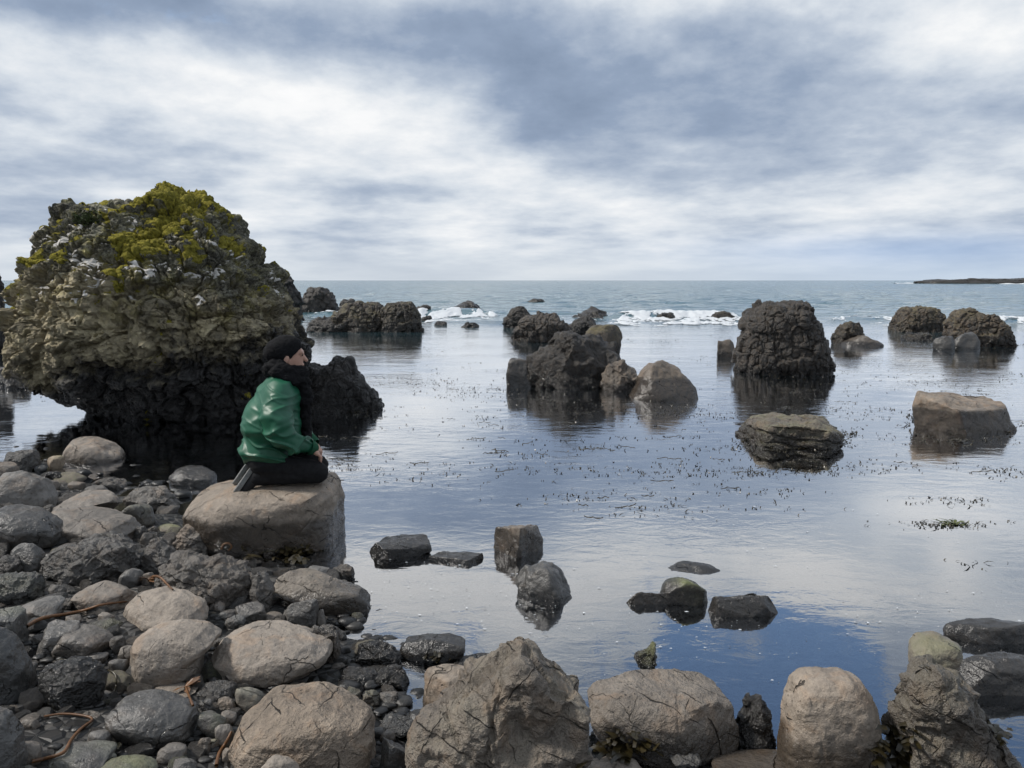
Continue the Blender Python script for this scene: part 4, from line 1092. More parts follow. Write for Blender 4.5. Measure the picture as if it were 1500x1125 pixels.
# ------------------------------------------------------------------ surf
def foam_patch(x0, x1, py, spread_near, spread_far, dens, seed):
    yc = on_plane(750, py)[1]
    xa, xb = (x0 - 750) / F * yc, (x1 - 750) / F * yc
    xs = np.arange(xa, xb, 0.07); ys = np.arange(yc - spread_near, yc + spread_far, 0.09)
    Y, X = np.meshgrid(ys, xs, indexing='ij')
    x, y = X.ravel(), Y.ravel()
    wob = 0.9 * gnoise(np.stack([x * 0.25, x * 0 + 3.1, x * 0], 1))
    d = y - yc - wob
    n = fbm(np.stack([x * 1.2, y * 0.6, x * 0 + seed], 1), 5, 0.66)
    big = fbm(np.stack([x * 0.3, y * 0.2, x * 0 + seed + 5.5], 1), 2)
    edge = sstep(0, 0.12 * (xb - xa), x - xa) * sstep(0, 0.12 * (xb - xa), xb - x)
    mask = 1.5 * n + 0.9 * big + dens - 0.32 - 0.85 * np.where(d > 0, d / spread_far, -d / spread_near) - 0.8 * (1 - edge) + 0.35 * np.exp(-(d / 0.8) ** 2)
    z = sea_height(x, y) + 0.012 + 0.07 * np.clip(mask, 0, 0.8) * (0.3 + np.exp(-(d / 1.2) ** 2)) * (1 + fbm(np.stack([x * 3, y * 3, x * 0], 1), 3))
    r, c = len(ys), len(xs)
    idx = np.arange(r * c).reshape(r, c)
    q = np.stack([idx[:-1, :-1], idx[:-1, 1:], idx[1:, 1:], idx[1:, :-1]], -1).reshape(-1, 4)
    q = q[(mask[q] > -0.25).all(1)]
    used, inv = np.unique(q, return_inverse=True)
    P = np.stack([x, y, z], 1)[used]
    return P, inv.reshape(-1, 4), mask[used]

vs, fs, ms, n0 = [], [], [], 0
for i, (x0, x1, py, sn, sf_, de) in enumerate([(575, 740, 464, 5.0, 4.0, 0.30), (580, 700, 470, 3.0, 2.0, 0.15), (450, 525, 461, 5.0, 4.0, 0.30), (880, 1085, 466, 5.5, 4.5, 0.36), (905, 1075, 473, 3.0, 2.0, 0.15),
                                              (1225, 1345, 471, 4.0, 3.0, -0.05), (1425, 1580, 473, 5.0, 4.0, 0.25), (700, 760, 466, 4, 3, 0.05), (1040, 1075, 470, 3, 2, 0.3), (520, 1100, 468.5, 2.2, 2.0, 0.0), (840, 1240, 475, 1.6, 1.6, -0.05)]):
    P, q, mk = foam_patch(x0, x1, py, sn, sf_, de, i * 7.3)
    ms.append(mk); vs.append(P); fs.append(q + n0); n0 += len(P)
# a line of white water under the headland
for (x0, x1, py) in ((1460, 1640, 416.2), (1310, 1345, 415.2)):
    yc = on_plane(750, py)[1]
    xs = np.linspace((x0 - 750) / F * yc, (x1 - 750) / F * yc, 40)
    a = np.stack([xs, xs * 0 + yc, xs * 0 + 0.02], 1)
    b_ = np.stack([xs, xs * 0 + yc + 3, 0.15 + 0.75 * np.abs(gnoise(np.stack([xs * 0.13, xs * 0, xs * 0 + 4], 1)))], 1)
    c_ = np.stack([xs, xs * 0 + yc + 5, xs * 0 + 0.02], 1)
    vs.append(np.vstack([a, b_, c_])); ms.append(np.full(3 * len(xs), 1.0)); m_ = len(xs); i_ = np.arange(m_ - 1)
    fs.append(np.vstack([np.stack([i_, i_ + 1, i_ + 1 + m_, i_ + m_], 1), np.stack([i_, i_ + 1, i_ + 1 + m_, i_ + m_], 1) + m_]) + n0); n0 += 3 * m_
me = mesh_np('surf_foam', np.vstack(vs), np.vstack(fs), True, M_FOAM)
vattr(me, 'foam', np.concatenate(ms))
tag(link('surf_foam', me), 'broken white surf foam along the line of breaking waves', 'foam', kind='stuff')

# ------------------------------------------------------------------ weed floating on the water
def weed_mesh(name, clusters, mat, seed):
    rs = np.random.RandomState(seed)
    vs, fs, n = [], [], 0
    for (px, py, wx, wy, cnt, size) in clusters:
        for _ in range(cnt):
            qx, qy = px + rs.normal() * wx, py + rs.normal() * wy
            if qy < 425 or qy > 1100: continue
            p_ = on_plane(qx, qy, 0.0)
            for _b in range(rs.randint(1, 4)):
                a = rs.uniform(0, 2 * math.pi); L_ = size * rs.uniform(0.5, 1.3) * (2.6 if rs.rand() < 0.12 else 1.0); w = min(L_, size * 1.2) * rs.uniform(0.16, 0.34)
                d = np.array((math.cos(a), math.sin(a), 0)); s_ = np.array((-d[1], d[0], 0)) * w
                z1 = rs.uniform(0.0, 0.35) * L_
                p0 = p_ + rs.normal(size=3) * np.array((1, 1, 0)) * size * 0.8
                q = [p0 - s_ * 0.4 + (0, 0, -0.006), p0 + s_ * 0.4 + (0, 0, -0.006), p0 + d * L_ * 0.5 + s_ + (0, 0, 0.006 + z1 * 0.7), p0 + d * L_ * 0.5 - s_ + (0, 0, 0.006 + z1 * 0.7),
                     p0 + d * L_ + s_ * 0.3 + (0, 0, 0.004 + z1), p0 + d * L_ - s_ * 0.3 + (0, 0, 0.004 + z1)]
                vs.append(np.array(q)); fs.append(np.array([[0, 1, 2, 3], [3, 2, 4, 5]]) + n); n += 6
    return mesh_np(name, np.vstack(vs), np.vstack(fs), False, mat)

rs = np.random.RandomState(13)
cl = []
for _ in range(140):
    px = rs.uniform(470, 1500); py = 520 + 190 * rs.rand() ** 1.15
    cl.append((px, py, rs.uniform(8, 32), rs.uniform(0.8, 3.2), rs.randint(3, 12), 0.020))
for (px, py, wx, wy, c) in ((690, 577, 60, 10, 90), (620, 560, 40, 6, 50), (880, 600, 70, 12, 170), (800, 590, 30, 10, 70), (980, 600, 30, 8, 60), (1150, 575, 45, 14, 110), (1130, 655, 60, 10, 80), (1140, 690, 60, 8, 60),
                            (1300, 605, 60, 8, 60), (1400, 645, 60, 6, 90), (1390, 735, 40, 6, 26), (1380, 768, 45, 5, 50), (1270, 685, 70, 8, 40), (1450, 690, 40, 10, 24), (1000, 690, 60, 10, 60), (860, 730, 90, 10, 40), (730, 690, 50, 8, 22),
                            (560, 500, 40, 5, 70), (580, 512, 50, 3, 70), (520, 600, 40, 9, 60), (60, 575, 30, 8, 80), (1250, 560, 80, 14, 70), (1050, 610, 26, 6, 40), (1110, 720, 50, 6, 30), (1440, 825, 20, 3, 6), (1420, 560, 60, 12, 40),
                            (760, 650, 70, 10, 26), (850, 690, 70, 8, 30), (970, 750, 60, 8, 20), (640, 700, 60, 10, 12), (960, 500, 80, 6, 40), (1100, 745, 60, 6, 12)):
    cl.append((px, py, wx * 0.9, wy * 0.7, int(c * 1.3), 0.021))
tag(link('floating_weed', weed_mesh('floating_weed', cl, M_WEED, 3)), 'dark bladder weed scattered over the calm water in broken rafts', 'seaweed', kind='stuff')
tag(link('green_weed_raft', weed_mesh('green_weed_raft', [(1394, 768, 8, 1.6, 40, 0.035)], M_WEEDG, 5)), 'small raft of green weed floating in open calm water', 'seaweed', kind='stuff')
vs, fs, n = [], [], 0
for _ in range(100):
    c_ = cl[rs.randint(len(cl))]
    p_ = on_plane(c_[0] + rs.normal() * c_[2], min(max(c_[1] + rs.normal() * c_[3], 500), 800), 0.0)
    L_ = rs.uniform(0.06, 0.24); a = rs.normal() * 0.35; ph = rs.uniform(0, 6)
    for t in range(9):
        u = t / 8
        c = p_ + np.array((math.cos(a), math.sin(a), 0)) * L_ * (u - 0.5) + np.array((-math.sin(a), math.cos(a), 0)) * 0.06 * L_ * math.sin(u * 7 + ph)
        w = 0.008 * (0.4 + abs(math.sin(u * 9 + ph)))
        z = 0.006 + 0.010 * max(0, math.sin(u * 11 + ph * 2))
        vs += [c + (0, -w, z), c + (0, w, z + 0.004)]
        if t: fs.append([n + 2 * t - 2, n + 2 * t - 1, n + 2 * t + 1, n + 2 * t])
    n += 18
tag(link('weed_strands', mesh_np('weed_strands', np.array(vs), np.array(fs), True, M_WEED)), 'thin dark weed strands trailing over the calm water', 'seaweed', kind='stuff')
vs, fs, n = [], [], 0
for _ in range(300):
    bx_, by_, sx2, sy2 = [(1000, 920, 160, 35), (1350, 890, 90, 30), (620, 860, 70, 30), (1180, 780, 160, 40), (760, 900, 80, 30)][rs.randint(5)]
    p_ = on_plane(bx_ + rs.normal() * sx2, min(max(by_ + rs.normal() * sy2, 700), 1000), 0.005)
    k_ = rs.randint(4, 7); r_ = 0.002 + 0.0055 * rs.rand() ** 3
    th = np.sort(rs.uniform(0, 6.28, k_))
    ring = [p_ + np.array((math.cos(t) * r_ * rs.uniform(0.8, 2.4), math.sin(t) * r_ * rs.uniform(0.6, 1.2), 0)) for t in th]
    vs += [p_ + (0, 0, 0.003)] + ring
    fs += [[n, n + 1 + i, n + 1 + (i + 1) % k_] for i in range(k_)]
    n += k_ + 1
me = mesh_np('foam_flecks', np.array(vs), np.array(fs), True, M_FOAM); vattr(me, 'foam', np.full(len(vs), 0.9))
tag(link('foam_flecks', me), 'tiny white foam flecks drifting on the near water', 'foam', kind='stuff')
# weed fringes draped on the foot of crags and between the stones
cl = [(1240, 640, 6, 6, 40, 0.04), (1090, 650, 8, 6, 30, 0.03), (1338, 612, 3, 12, 20, 0.04), (1478, 628, 6, 4, 20, 0.04), (1470, 505, 12, 3, 40, 0.05), (1340, 497, 16, 3, 50, 0.05)]
tag(link('weed_fringe', weed_mesh('weed_fringe', cl, M_WEED, 9)), 'dark weed fringe clinging where rocks meet the water', 'seaweed', kind='stuff')

# ------------------------------------------------------------------ kelp stalks and wet weed lying on the beach
dg = bpy.context.evaluated_depsgraph_get()
def surface(px, py):
    r = ray(px, py); r = r / np.linalg.norm(r)
    org = Vector((0, 0, CAM_H))
    for _ in range(6):
        ok, loc, nrm, idx, ob, mt = SC.ray_cast(dg, org, Vector(r))
        if not ok: return None
        if ob.name.startswith(('sea', 'floating')) and not ob.name.startswith(('sea_', 'seabed')):
            org = loc + Vector(r) * 0.01
            continue
        return np.array(loc)
    return None

def tube(pts, rad, sides=7):
    P = np.array(pts)
    n = len(P)
    T = np.gradient(P, axis=0); T /= np.linalg.norm(T, axis=1)[:, None] + 1e-9
    A = np.cross(T, (0.1, 0.2, 1.0)); A /= np.linalg.norm(A, axis=1)[:, None] + 1e-9
    Bv = np.cross(T, A)
    th = np.linspace(0, 2 * math.pi, sides, endpoint=False)
    R = np.array(rad).reshape(-1, 1, 1) if hasattr(rad, '__len__') else rad
    V = (P[:, None] + R * (np.cos(th)[None, :, None] * A[:, None] + np.sin(th)[None, :, None] * Bv[:, None])).reshape(-1, 3)
    f_ = [[i * sides + j, i * sides + (j + 1) % sides, (i + 1) * sides + (j + 1) % sides, (i + 1) * sides + j] for i in range(n - 1) for j in range(sides)]
    V = np.vstack([V, P[:1], P[-1:]])
    f_ += [[j, (j + 1) % sides, len(V) - 2, len(V) - 2] for j in range(0)]
    return V, np.array(f_)

def catmull(pts, m=8):
    P = np.array(pts, float); P = np.vstack([2 * P[0] - P[1], P, 2 * P[-1] - P[-2]])
    out = []
    for i in range(1, len(P) - 2):
        for t in np.linspace(0, 1, m, endpoint=False):
            a, b_, c, d = P[i - 1:i + 3]
            out.append(0.5 * (2 * b_ + (c - a) * t + (2 * a - 5 * b_ + 4 * c - d) * t ** 2 + (3 * b_ - a - 3 * c + d) * t ** 3))
    out.append(P[-2])
    return np.array(out)

def kelp(label, pix, r0, r1, mat, frond=None):
    pts = []
    for q in catmull(pix, 7):
        s_ = surface(*q)
        if s_ is not None: pts.append(s_)
    pts = np.array(pts)
    for _ in range(6):                        # a stiff stalk bridges the gaps between stones
        sm = pts.copy(); sm[1:-1] = (pts[:-2] + 2 * pts[1:-1] + pts[2:]) / 4
        pts = np.where((sm[:, 2] > pts[:, 2])[:, None], sm, 0.5 * pts + 0.5 * sm)
    pts = pts + np.array((0, -0.006, 0.010))
    rad = np.linspace(r0, r1, len(pts))
    V, f_ = tube(pts, rad)
    c0 = pts[0].copy()
    o = tag(link('kelp_stalk', mesh_np('kelp_stalk', V - c0, f_, True, mat), None, tuple(c0)), label, 'kelp')
    if frond:
        rs = np.random.RandomState(int(pix[0][0]))
        vs, fs = [], []
        end = pts[frond]
        for k in range(8):
            a = rs.uniform(0, 6.28); d = np.array((math.cos(a), math.sin(a), rs.uniform(-0.1, 0.8))); w = np.array((-d[1], d[0], 0.3)) * 0.012
            p0 = end - c0
            vs.append(np.array([p0 - w * 0.4, p0 + w * 0.4, p0 + d * 0.03 + w, p0 + d * 0.03 - w, p0 + d * 0.06 + (0, 0, -0.01)])); fs += [[5 * k, 5 * k + 1, 5 * k + 2, 5 * k + 3], [5 * k + 3, 5 * k + 2, 5 * k + 4, 5 * k + 4]]
        q = [x[:3] if x[2] == x[3] else x for x in fs]
        me = bpy.data.meshes.new('frond'); me.from_pydata(np.vstack(vs).tolist(), [], q); me.materials.append(mat)
        link('frond', me, o)
    return o

kelp('long orange kelp stalk lying across the flat grey stone', [(40, 920), (62, 908), (95, 902), (125, 896), (150, 888), (186, 883)], 0.009, 0.005, M_KELP)
kelp('bent brown kelp stalk curling over the green-grey slab', [(48, 1118), (75, 1112), (96, 1104), (106, 1086), (122, 1068), (138, 1056), (120, 1050), (92, 1048), (66, 1052)], 0.0065, 0.004, M_KELP, frond=0)
kelp('short kelp stem with a ragged frond on top of the tan stone', [(284, 1036), (278, 1022), (273, 1008)], 0.005, 0.004, M_KELP, frond=-1)
kelp('brown kelp stalk curving up the side of the pinkish cracked boulder', [(318, 1124), (322, 1106), (332, 1090), (340, 1074)], 0.007, 0.004, M_KELP)
kelp('orange kelp curl beneath the person\'s boulder', [(325, 806), (328, 799), (336, 798), (340, 803), (335, 808)], 0.007, 0.006, M_KELP)
kelp('scrap of orange kelp between the jagged boulder and the rounded tan one', [(218, 852), (226, 846), (236, 848), (246, 858), (254, 866)], 0.008, 0.004, M_KELP, frond=1)
kelp('thin dark kelp stalk by the dark egg-shaped boulder', [(160, 984), (170, 990), (172, 1004), (168, 1016)], 0.004, 0.003, M_WEED)
kelp('dark twisted kelp stalk among the wet weed at the person\'s boulder', [(380, 812), (408, 808), (430, 816), (462, 812)], 0.006, 0.004, M_WEED)

def weed_heap(label, px, py, wx, wy, cnt, size, seed):
    rs = np.random.RandomState(seed)
    vs, fs, n = [], [], 0
    c0 = None
    for _ in range(cnt):
        p_ = surface(px + rs.normal() * wx, py + rs.normal() * wy)
        if p_ is None: continue
        if c0 is None: c0 = p_
        if abs(p_[1] - c0[1]) > 0.5: continue
        a = rs.uniform(0, 6.28)
        d = np.array((math.cos(a), math.sin(a), 0)); L_ = size * rs.uniform(0.5, 1.5); w = np.array((-d[1], d[0], rs.uniform(-0.5, 0.5))) * L_ * 0.16
        bend = rs.uniform(0.1, 0.5) * L_
        for t in range(5):
            u = t / 4
            c = p_ + d * L_ * (u - 0.5) + np.array((0, 0, 0.012 + bend * math.sin(u * 3.14) * 0.6)) - c0
            k_ = 1 - 0.7 * abs(u - 0.4)
            vs += [c - w * k_, c + w * k_]
            if t: fs.append([n + 2 * t - 2, n + 2 * t - 1, n + 2 * t + 1, n + 2 * t])
        n += 10
    return tag(link('weed_heap', mesh_np('weed_heap', np.array(vs), np.array(fs), True, M_WEED), None, tuple(c0)), label, 'seaweed', kind='stuff')

weed_heap('wet dark weed heaped at the foot of the person\'s boulder', 430, 815, 34, 6, 150, 0.07, 1)
weed_heap('black weed in the gap between the tan block and the tilted slab', 1308, 1105, 14, 16, 120, 0.06, 2)
weed_heap('dark curly weed clump at the right end of the tilted slab', 1468, 1072, 7, 8, 60, 0.04, 3)
weed_heap('black weed under the boulder with diagonal cracks', 905, 1098, 22, 10, 90, 0.06, 4)
weed_heap('yellow-brown weed tuft on the long glossy black boulder', 642, 966, 8, 3, 24, 0.035, 6)

# dark shrub growing on the tall rock's shoulder
p_ = surface(128, 326)
rs = np.random.RandomState(77)
U, fU = ico(1)
q = rs.normal(size=(900, 3)); q /= np.linalg.norm(q, axis=1)[:, None]
q = q * (rs.rand(900, 1) ** 0.4) * np.array((0.20, 0.16, 0.10)) * (1 + 0.3 * fbm(q * 2, 2))[:, None]
vs, fs = [], []
for i, c in enumerate(q):
    d = rs.normal(size=(2, 3)); d /= np.linalg.norm(d, axis=1)[:, None]; d *= 0.022
    vs += [c - d[0], c + d[1] * 0.5, c + d[0], c - d[1] * 0.5]; fs.append([4 * i, 4 * i + 1, 4 * i + 2, 4 * i + 3])
sh = tag(link('shrub', None, None, tuple(p_ + np.array((0, 0.04, 0.05)))), 'small dark green shrub growing on the shoulder of the huge mossy crag', 'shrub')
link('foliage', mesh_np('foliage', np.array(vs), np.array(fs), False, M_SHRUB), sh)
V, f_ = tube(catmull([(0.02, 0.0, -0.12), (0.0, 0, -0.05), (-0.03, 0.01, 0.03)], 5), 0.012)
link('stem', mesh_np('stem', V, f_, True, M_KELP), sh)


# ------------------------------------------------------------------ the kneeling person
import openvdb

def smin(a, b_, k):
    h = np.clip(0.5 + 0.5 * (b_ - a) / k, 0, 1)
    return b_ * (1 - h) + a * h - k * h * (1 - h)

class Field:
    """a solid put together from tapered limbs and ellipsoids that flow into each other"""
    def __init__(s, lo, hi, vox):
        s.lo, s.vox = np.array(lo, float), vox
        s.ax = [np.arange(a, b_, vox, dtype=np.float32) for a, b_ in zip(lo, hi)]
        s.d = np.full([len(a) for a in s.ax], 1.0, np.float32)
    def sub(s, lo, hi):
        sl = tuple(slice(max(0, int(np.searchsorted(a, l))), int(np.searchsorted(a, h))) for a, l, h in zip(s.ax, lo, hi))
        return sl, s.ax[0][sl[0]][:, None, None], s.ax[1][sl[1]][None, :, None], s.ax[2][sl[2]][None, None, :]
    def _join(s, sl, v, k, carve):
        if carve: s.d[sl] = np.maximum(s.d[sl], -v)
        else: s.d[sl] = smin(s.d[sl], v, k) if k > 0 else np.minimum(s.d[sl], v)
    def cap(s, a, b_, ra, rb, k=0.0, ys=1.0, carve=False):
        a, b_ = np.array(a, float), np.array(b_, float)
        m = max(ra, rb) * max(1, ys) + k + 4 * s.vox
        sl, X, Y, Z = s.sub(np.minimum(a, b_) - m, np.maximum(a, b_) + m)
        d = b_ - a; d[1] /= ys
        px_, py_, pz_ = X - a[0], (Y - a[1]) / ys, Z - a[2]
        t = np.clip((px_ * d[0] + py_ * d[1] + pz_ * d[2]) / (d @ d + 1e-9), 0, 1)
        s._join(sl, np.sqrt((px_ - d[0] * t) ** 2 + (py_ - d[1] * t) ** 2 + (pz_ - d[2] * t) ** 2) - (ra + (rb - ra) * t), k, carve)
    def ell(s, c, r, k=0.0, rot=0.0, carve=False):
        m = max(r) + k + 4 * s.vox
        sl, X, Y, Z = s.sub(np.array(c) - m, np.array(c) + m)
        x, y, z = X - c[0], Y - c[1], Z - c[2]
        if rot:
            cs, sn = math.cos(rot), math.sin(rot)
            x, z = x * cs + z * sn, -x * sn + z * cs
        s._join(sl, (np.sqrt((x / r[0]) ** 2 + (y / r[1]) ** 2 + (z / r[2]) ** 2) - 1) * min(r), k, carve)
    def grid(s):
        return s.ax[0][:, None, None], s.ax[1][None, :, None], s.ax[2][None, None, :]
    def mesh(s, relax=2):
        bw = 3 * s.vox
        gr = openvdb.FloatGrid(background=bw)
        gr.copyFromArray(np.ascontiguousarray(np.clip(s.d, -bw, bw), np.float32))
        pts, tris, quads = gr.convertToPolygons(isovalue=0.0)
        v = np.asarray(pts, float) * s.vox + s.lo
        q = np.asarray(quads, np.int64)[:, ::-1]
        f3 = np.vstack([q[:, [0, 1, 2]], q[:, [0, 2, 3]]] + ([np.asarray(tris, np.int64)[:, ::-1]] if len(tris) else []))
        for _ in range(relax):
            e = np.vstack([f3[:, [0, 1]], f3[:, [1, 2]], f3[:, [2, 0]]])
            cnt = np.bincount(e[:, 0], minlength=len(v)) + 1e-9
            v = 0.5 * v + 0.5 * np.stack([np.bincount(e[:, 0], v[e[:, 1], j], len(v)) / cnt for j in range(3)], 1)
        return v, f3

def cloth_mat(name, c1, c2, rough, spec, scale, bump, sheen=0.0):
    return simple_mat(name, c1, c2, scale, rough, bump, spec, 4, **({'Sheen Weight': sheen} if sheen else {}))
M_SKIN = simple_mat('skin', (0.46, 0.27, 0.20), (0.55, 0.34, 0.26), 18, 0.5, 0.0005, 0.4)
M_JACKET = simple_mat('green_satin', (0.009, 0.080, 0.042), (0.014, 0.105, 0.056), 5, 0.44, 0.002, 0.42)
M_RIB = simple_mat('green_rib_knit', (0.012, 0.070, 0.036), (0.020, 0.095, 0.050), 60, 0.85, 0.002, 0.2)
M_KNIT = simple_mat('black_knit', (0.006, 0.006, 0.007), (0.015, 0.015, 0.016), 120, 0.95, 0.003, 0.15)
M_TROUSER = simple_mat('black_trousers', (0.008, 0.008, 0.009), (0.016, 0.016, 0.017), 30, 0.85, 0.001, 0.2)
M_SHOE = simple_mat('black_shoe', (0.012, 0.012, 0.013), (0.022, 0.022, 0.023), 40, 0.7, 0.001, 0.3)
M_SOLE = simple_mat('grey_rubber', (0.12, 0.125, 0.122), (0.20, 0.205, 0.20), 60, 0.8, 0.002, 0.3)
M_DARK = simple_mat('dark_hair', (0.02, 0.014, 0.010), (0.035, 0.024, 0.016), 30, 0.6, 0.0, 0.3)

bo, bP, bf = [r for r in ROCKS if r[0] == person_rock][0]
bc = (bP.min(0) + bP.max(0)) / 2
PY = bc[1] - 0.02
root_p = at_y(420, 690, PY)
near = bP[(np.abs(bP[:, 0] - root_p[0]) < 0.22) & (np.abs(bP[:, 1] - PY) < 0.16)]
root_z = np.percentile(near[:, 2], 92)
S = np.linalg.norm(root_p - np.array((0, 0, CAM_H))) / F * math.cos(0.2)
person = bpy.data.objects.new('person', None)
COL.objects.link(person)
person.location = (root_p[0], PY, root_z + 0.004)
person.rotation_euler = (0, 0, math.radians(13))
tag(person, 'person in a green jacket, black beanie and scarf kneeling on the large boulder', 'person')

def L2(px, py, y=0.0):
    return ((px - 420) * S, y, (690 - py) * S)

HEAD = L2(428, 510, 0.01)
def body_fn(F_):
    hx, hy, hz = HEAD
    F_.ell((hx - 0.012, hy, hz + 0.028), (0.094, 0.074, 0.092))
    F_.ell((hx + 0.034, hy, hz - 0.030), (0.060, 0.056, 0.085), rot=0.12, k=0.03)
    F_.ell((hx + 0.060, hy, hz - 0.098), (0.024, 0.026, 0.020), k=0.025)
    F_.cap((hx + 0.090, hy, hz + 0.006), (hx + 0.116, hy, hz - 0.036), 0.009, 0.0125, k=0.014)
    F_.cap((hx + 0.092, hy - 0.018, hz - 0.064), (hx + 0.092, hy + 0.018, hz - 0.064), 0.009, 0.009, k=0.008)
    F_.cap((hx + 0.086, hy - 0.045, hz + 0.022), (hx + 0.086, hy + 0.045, hz + 0.022), 0.012, 0.012, k=0.02)
    for s_ in (-1, 1):
        F_.ell((hx + 0.102, hy + s_ * 0.032, hz + 0.003), (0.014, 0.014, 0.009), carve=True)
        F_.ell((hx + 0.080, hy + s_ * 0.032, hz + 0.003), (0.012, 0.012, 0.011))
        F_.ell((hx - 0.01, hy + s_ * 0.076, hz - 0.010), (0.020, 0.009, 0.032), k=0.008)
    nb = L2(412, 548)
    F_.cap((hx - 0.01, 0, hz - 0.05), nb, 0.050, 0.052, k=0.03)
    ch, pv = L2(406, 590), L2(392, 650)
    F_.cap(nb, ch, 0.055, 0.085, ys=1.2, k=0.05)
    F_.cap(ch, pv, 0.085, 0.085, ys=1.2, k=0.05)
    for s_ in (-1, 1):
        sh_, el_, wr = arm_pts(s_)
        F_.cap(sh_, el_, 0.048, 0.038, k=0.03)
        F_.cap(el_, wr, 0.038, 0.024, k=0.02)
        kn = (L2(470, 678)[0], s_ * 0.11, L2(470, 678)[2]); hp = (pv[0], s_ * 0.09, pv[2] - 0.03)
        F_.cap(hp, kn, 0.06, 0.026, k=0.03)
        an = (L2(372, 676)[0], s_ * 0.09, L2(372, 676)[2])
        F_.cap(kn, an, 0.026, 0.02, k=0.02)
        w = np.array(wr); pd = np.array((0.70, -s_ * 0.25, -0.66)); pd /= np.linalg.norm(pd)
        side = np.array((0.25, s_ * 0.95, -0.10)); side /= np.linalg.norm(side)
        palm = w + pd * 0.070
        F_.cap(tuple(w), tuple(palm - side * 0.012), 0.022, 0.021, k=0.012)
        F_.cap(tuple(w + pd * 0.02), tuple(palm + side * 0.020), 0.019, 0.018, k=0.012)
        for j, (off, ln) in enumerate(((-0.030, 0.062), (-0.010, 0.072), (0.011, 0.067), (0.031, 0.052))):
            a = palm + side * off
            m1 = a + (pd * 0.75 + np.array((0.25, 0, -0.35))) * ln * 0.55
            m2 = m1 + np.array((-0.10, 0, -1.0)) * ln * 0.50
            F_.cap(tuple(a), tuple(m1), 0.0095, 0.0085, k=0.003); F_.cap(tuple(m1), tuple(m2), 0.0085, 0.0070, k=0.003)
        a = w + pd * 0.025 - side * 0.020
        m1 = a + (pd * 0.7 - side * 0.7) * 0.036
        m2 = m1 + pd * 0.030
        F_.cap(tuple(a), tuple(m1), 0.012, 0.010, k=0.004); F_.cap(tuple(m1), tuple(m2), 0.010, 0.008, k=0.004)

def arm_pts(s_):
    sx1, _, sz1 = L2(413, 566); ex, _, ez = L2(418, 617); wx, _, wz = L2(452, 637)
    return (sx1, s_ * 0.165, sz1), (ex, s_ * 0.250, ez), (wx, s_ * 0.115, wz)

F_ = Field((-0.36, -0.36, -0.04), (0.36, 0.36, 1.0), 0.005)
body_fn(F_)
v, f_ = F_.mesh(1)
link('body', mesh_np('body', v, f_, True, M_SKIN), person)
for s_ in (-1, 1):
    U, fU = ico(3)
    link('eye', mesh_np('eye', U * 0.0075 + np.array((HEAD[0] + 0.089, HEAD[1] + s_ * 0.032, HEAD[2] + 0.003)), fU, True, M_DARK), person)
    V, fb_ = tube(catmull([(HEAD[0] + 0.096, HEAD[1] + s_ * 0.014, HEAD[2] + 0.020), (HEAD[0] + 0.094, HEAD[1] + s_ * 0.032, HEAD[2] + 0.025), (HEAD[0] + 0.080, HEAD[1] + s_ * 0.05, HEAD[2] + 0.020)], 4), 0.004)
    link('eyebrow', mesh_np('eyebrow', V, fb_, True, M_DARK), person)

J = Field((-0.44, -0.44, 0.02), (0.34, 0.44, 0.80), 0.0065)
J.cap(L2(400, 640), L2(404, 606), 0.150, 0.160, ys=1.18)
J.cap(L2(404, 606), L2(414, 572), 0.160, 0.135, k=0.08, ys=1.15)
J.ell(L2(391, 612), (0.125, 0.185, 0.19), k=0.07, rot=0.25)
J.ell(L2(387, 645), (0.122, 0.205, 0.085), k=0.06)
J.cap(L2(414, 566, -0.11), L2(414, 566, 0.11), 0.105, 0.105, k=0.08)
J.cap(L2(413, 560), L2(419, 543), 0.11, 0.085, k=0.05, ys=1.1)
for s_ in (-1, 1):
    a, b_, c = arm_pts(s_)
    m_ = tuple(0.5 * (np.array(a) + np.array(b_)) + np.array((-0.015, s_ * 0.02, 0)))
    J.cap(a, m_, 0.090, 0.092, k=0.045)
    J.cap(m_, b_, 0.092, 0.086, k=0.014)
    J.cap(b_, c, 0.086, 0.054, k=0.014)
X, Y, Z = J.grid()
J0 = J.d.copy()
J.d = np.maximum(J.d, -(Z - (L2(0, 660)[2] + 0.22 * (X + 0.12))) + 0 * Y).astype(np.float32)       # lower edge, rising towards the front
J.ell(L2(400, 668), (0.13, 0.15, 0.09), carve=True)
v, f_ = J.mesh(3)
N = normals(v, f_)
q = v.copy()
# folds: sagging creases over the back and waist, rings round the bent sleeve
a, b_, c = (np.array(t) for t in arm_pts(-1))
wv = 0.5 * np.stack([gnoise(q * 5), gnoise(q * 5 + 9), gnoise(q * 5 + 18)], 1)
wv = 0.6 * np.stack([gnoise(q * 3), gnoise(q * 3 + 9), gnoise(q * 3 + 18)], 1)
n1_ = gnoise(np.stack([q[:, 0] * 2.2 + q[:, 2] * 3.5, q[:, 1] * 2.2, q[:, 2] * 6.5 - q[:, 0] * 4], 1) + wv)
n2_ = gnoise(np.stack([q[:, 0] * 4 - q[:, 2] * 4, q[:, 1] * 3.5, q[:, 2] * 13 + q[:, 0] * 6], 1) + wv + 31)
low = sstep(0.46, 0.22, q[:, 2])
elb = np.exp(-(np.linalg.norm(q - b_, axis=1) / 0.12) ** 2)
crease = lambda n, w: np.exp(-(n / w) ** 2)
dsp = 0.012 * fbm(q * 4 + 11, 2) + (0.006 + 0.012 * low + 0.012 * elb) * (np.abs(n1_) * 1.5 - crease(n1_, 0.12)) - (0.004 + 0.010 * low + 0.011 * elb) * crease(n2_, 0.13)
v = v + N * dsp[:, None]
jacket = link('jacket', mesh_np('jacket', v, f_, True, M_JACKET), person)

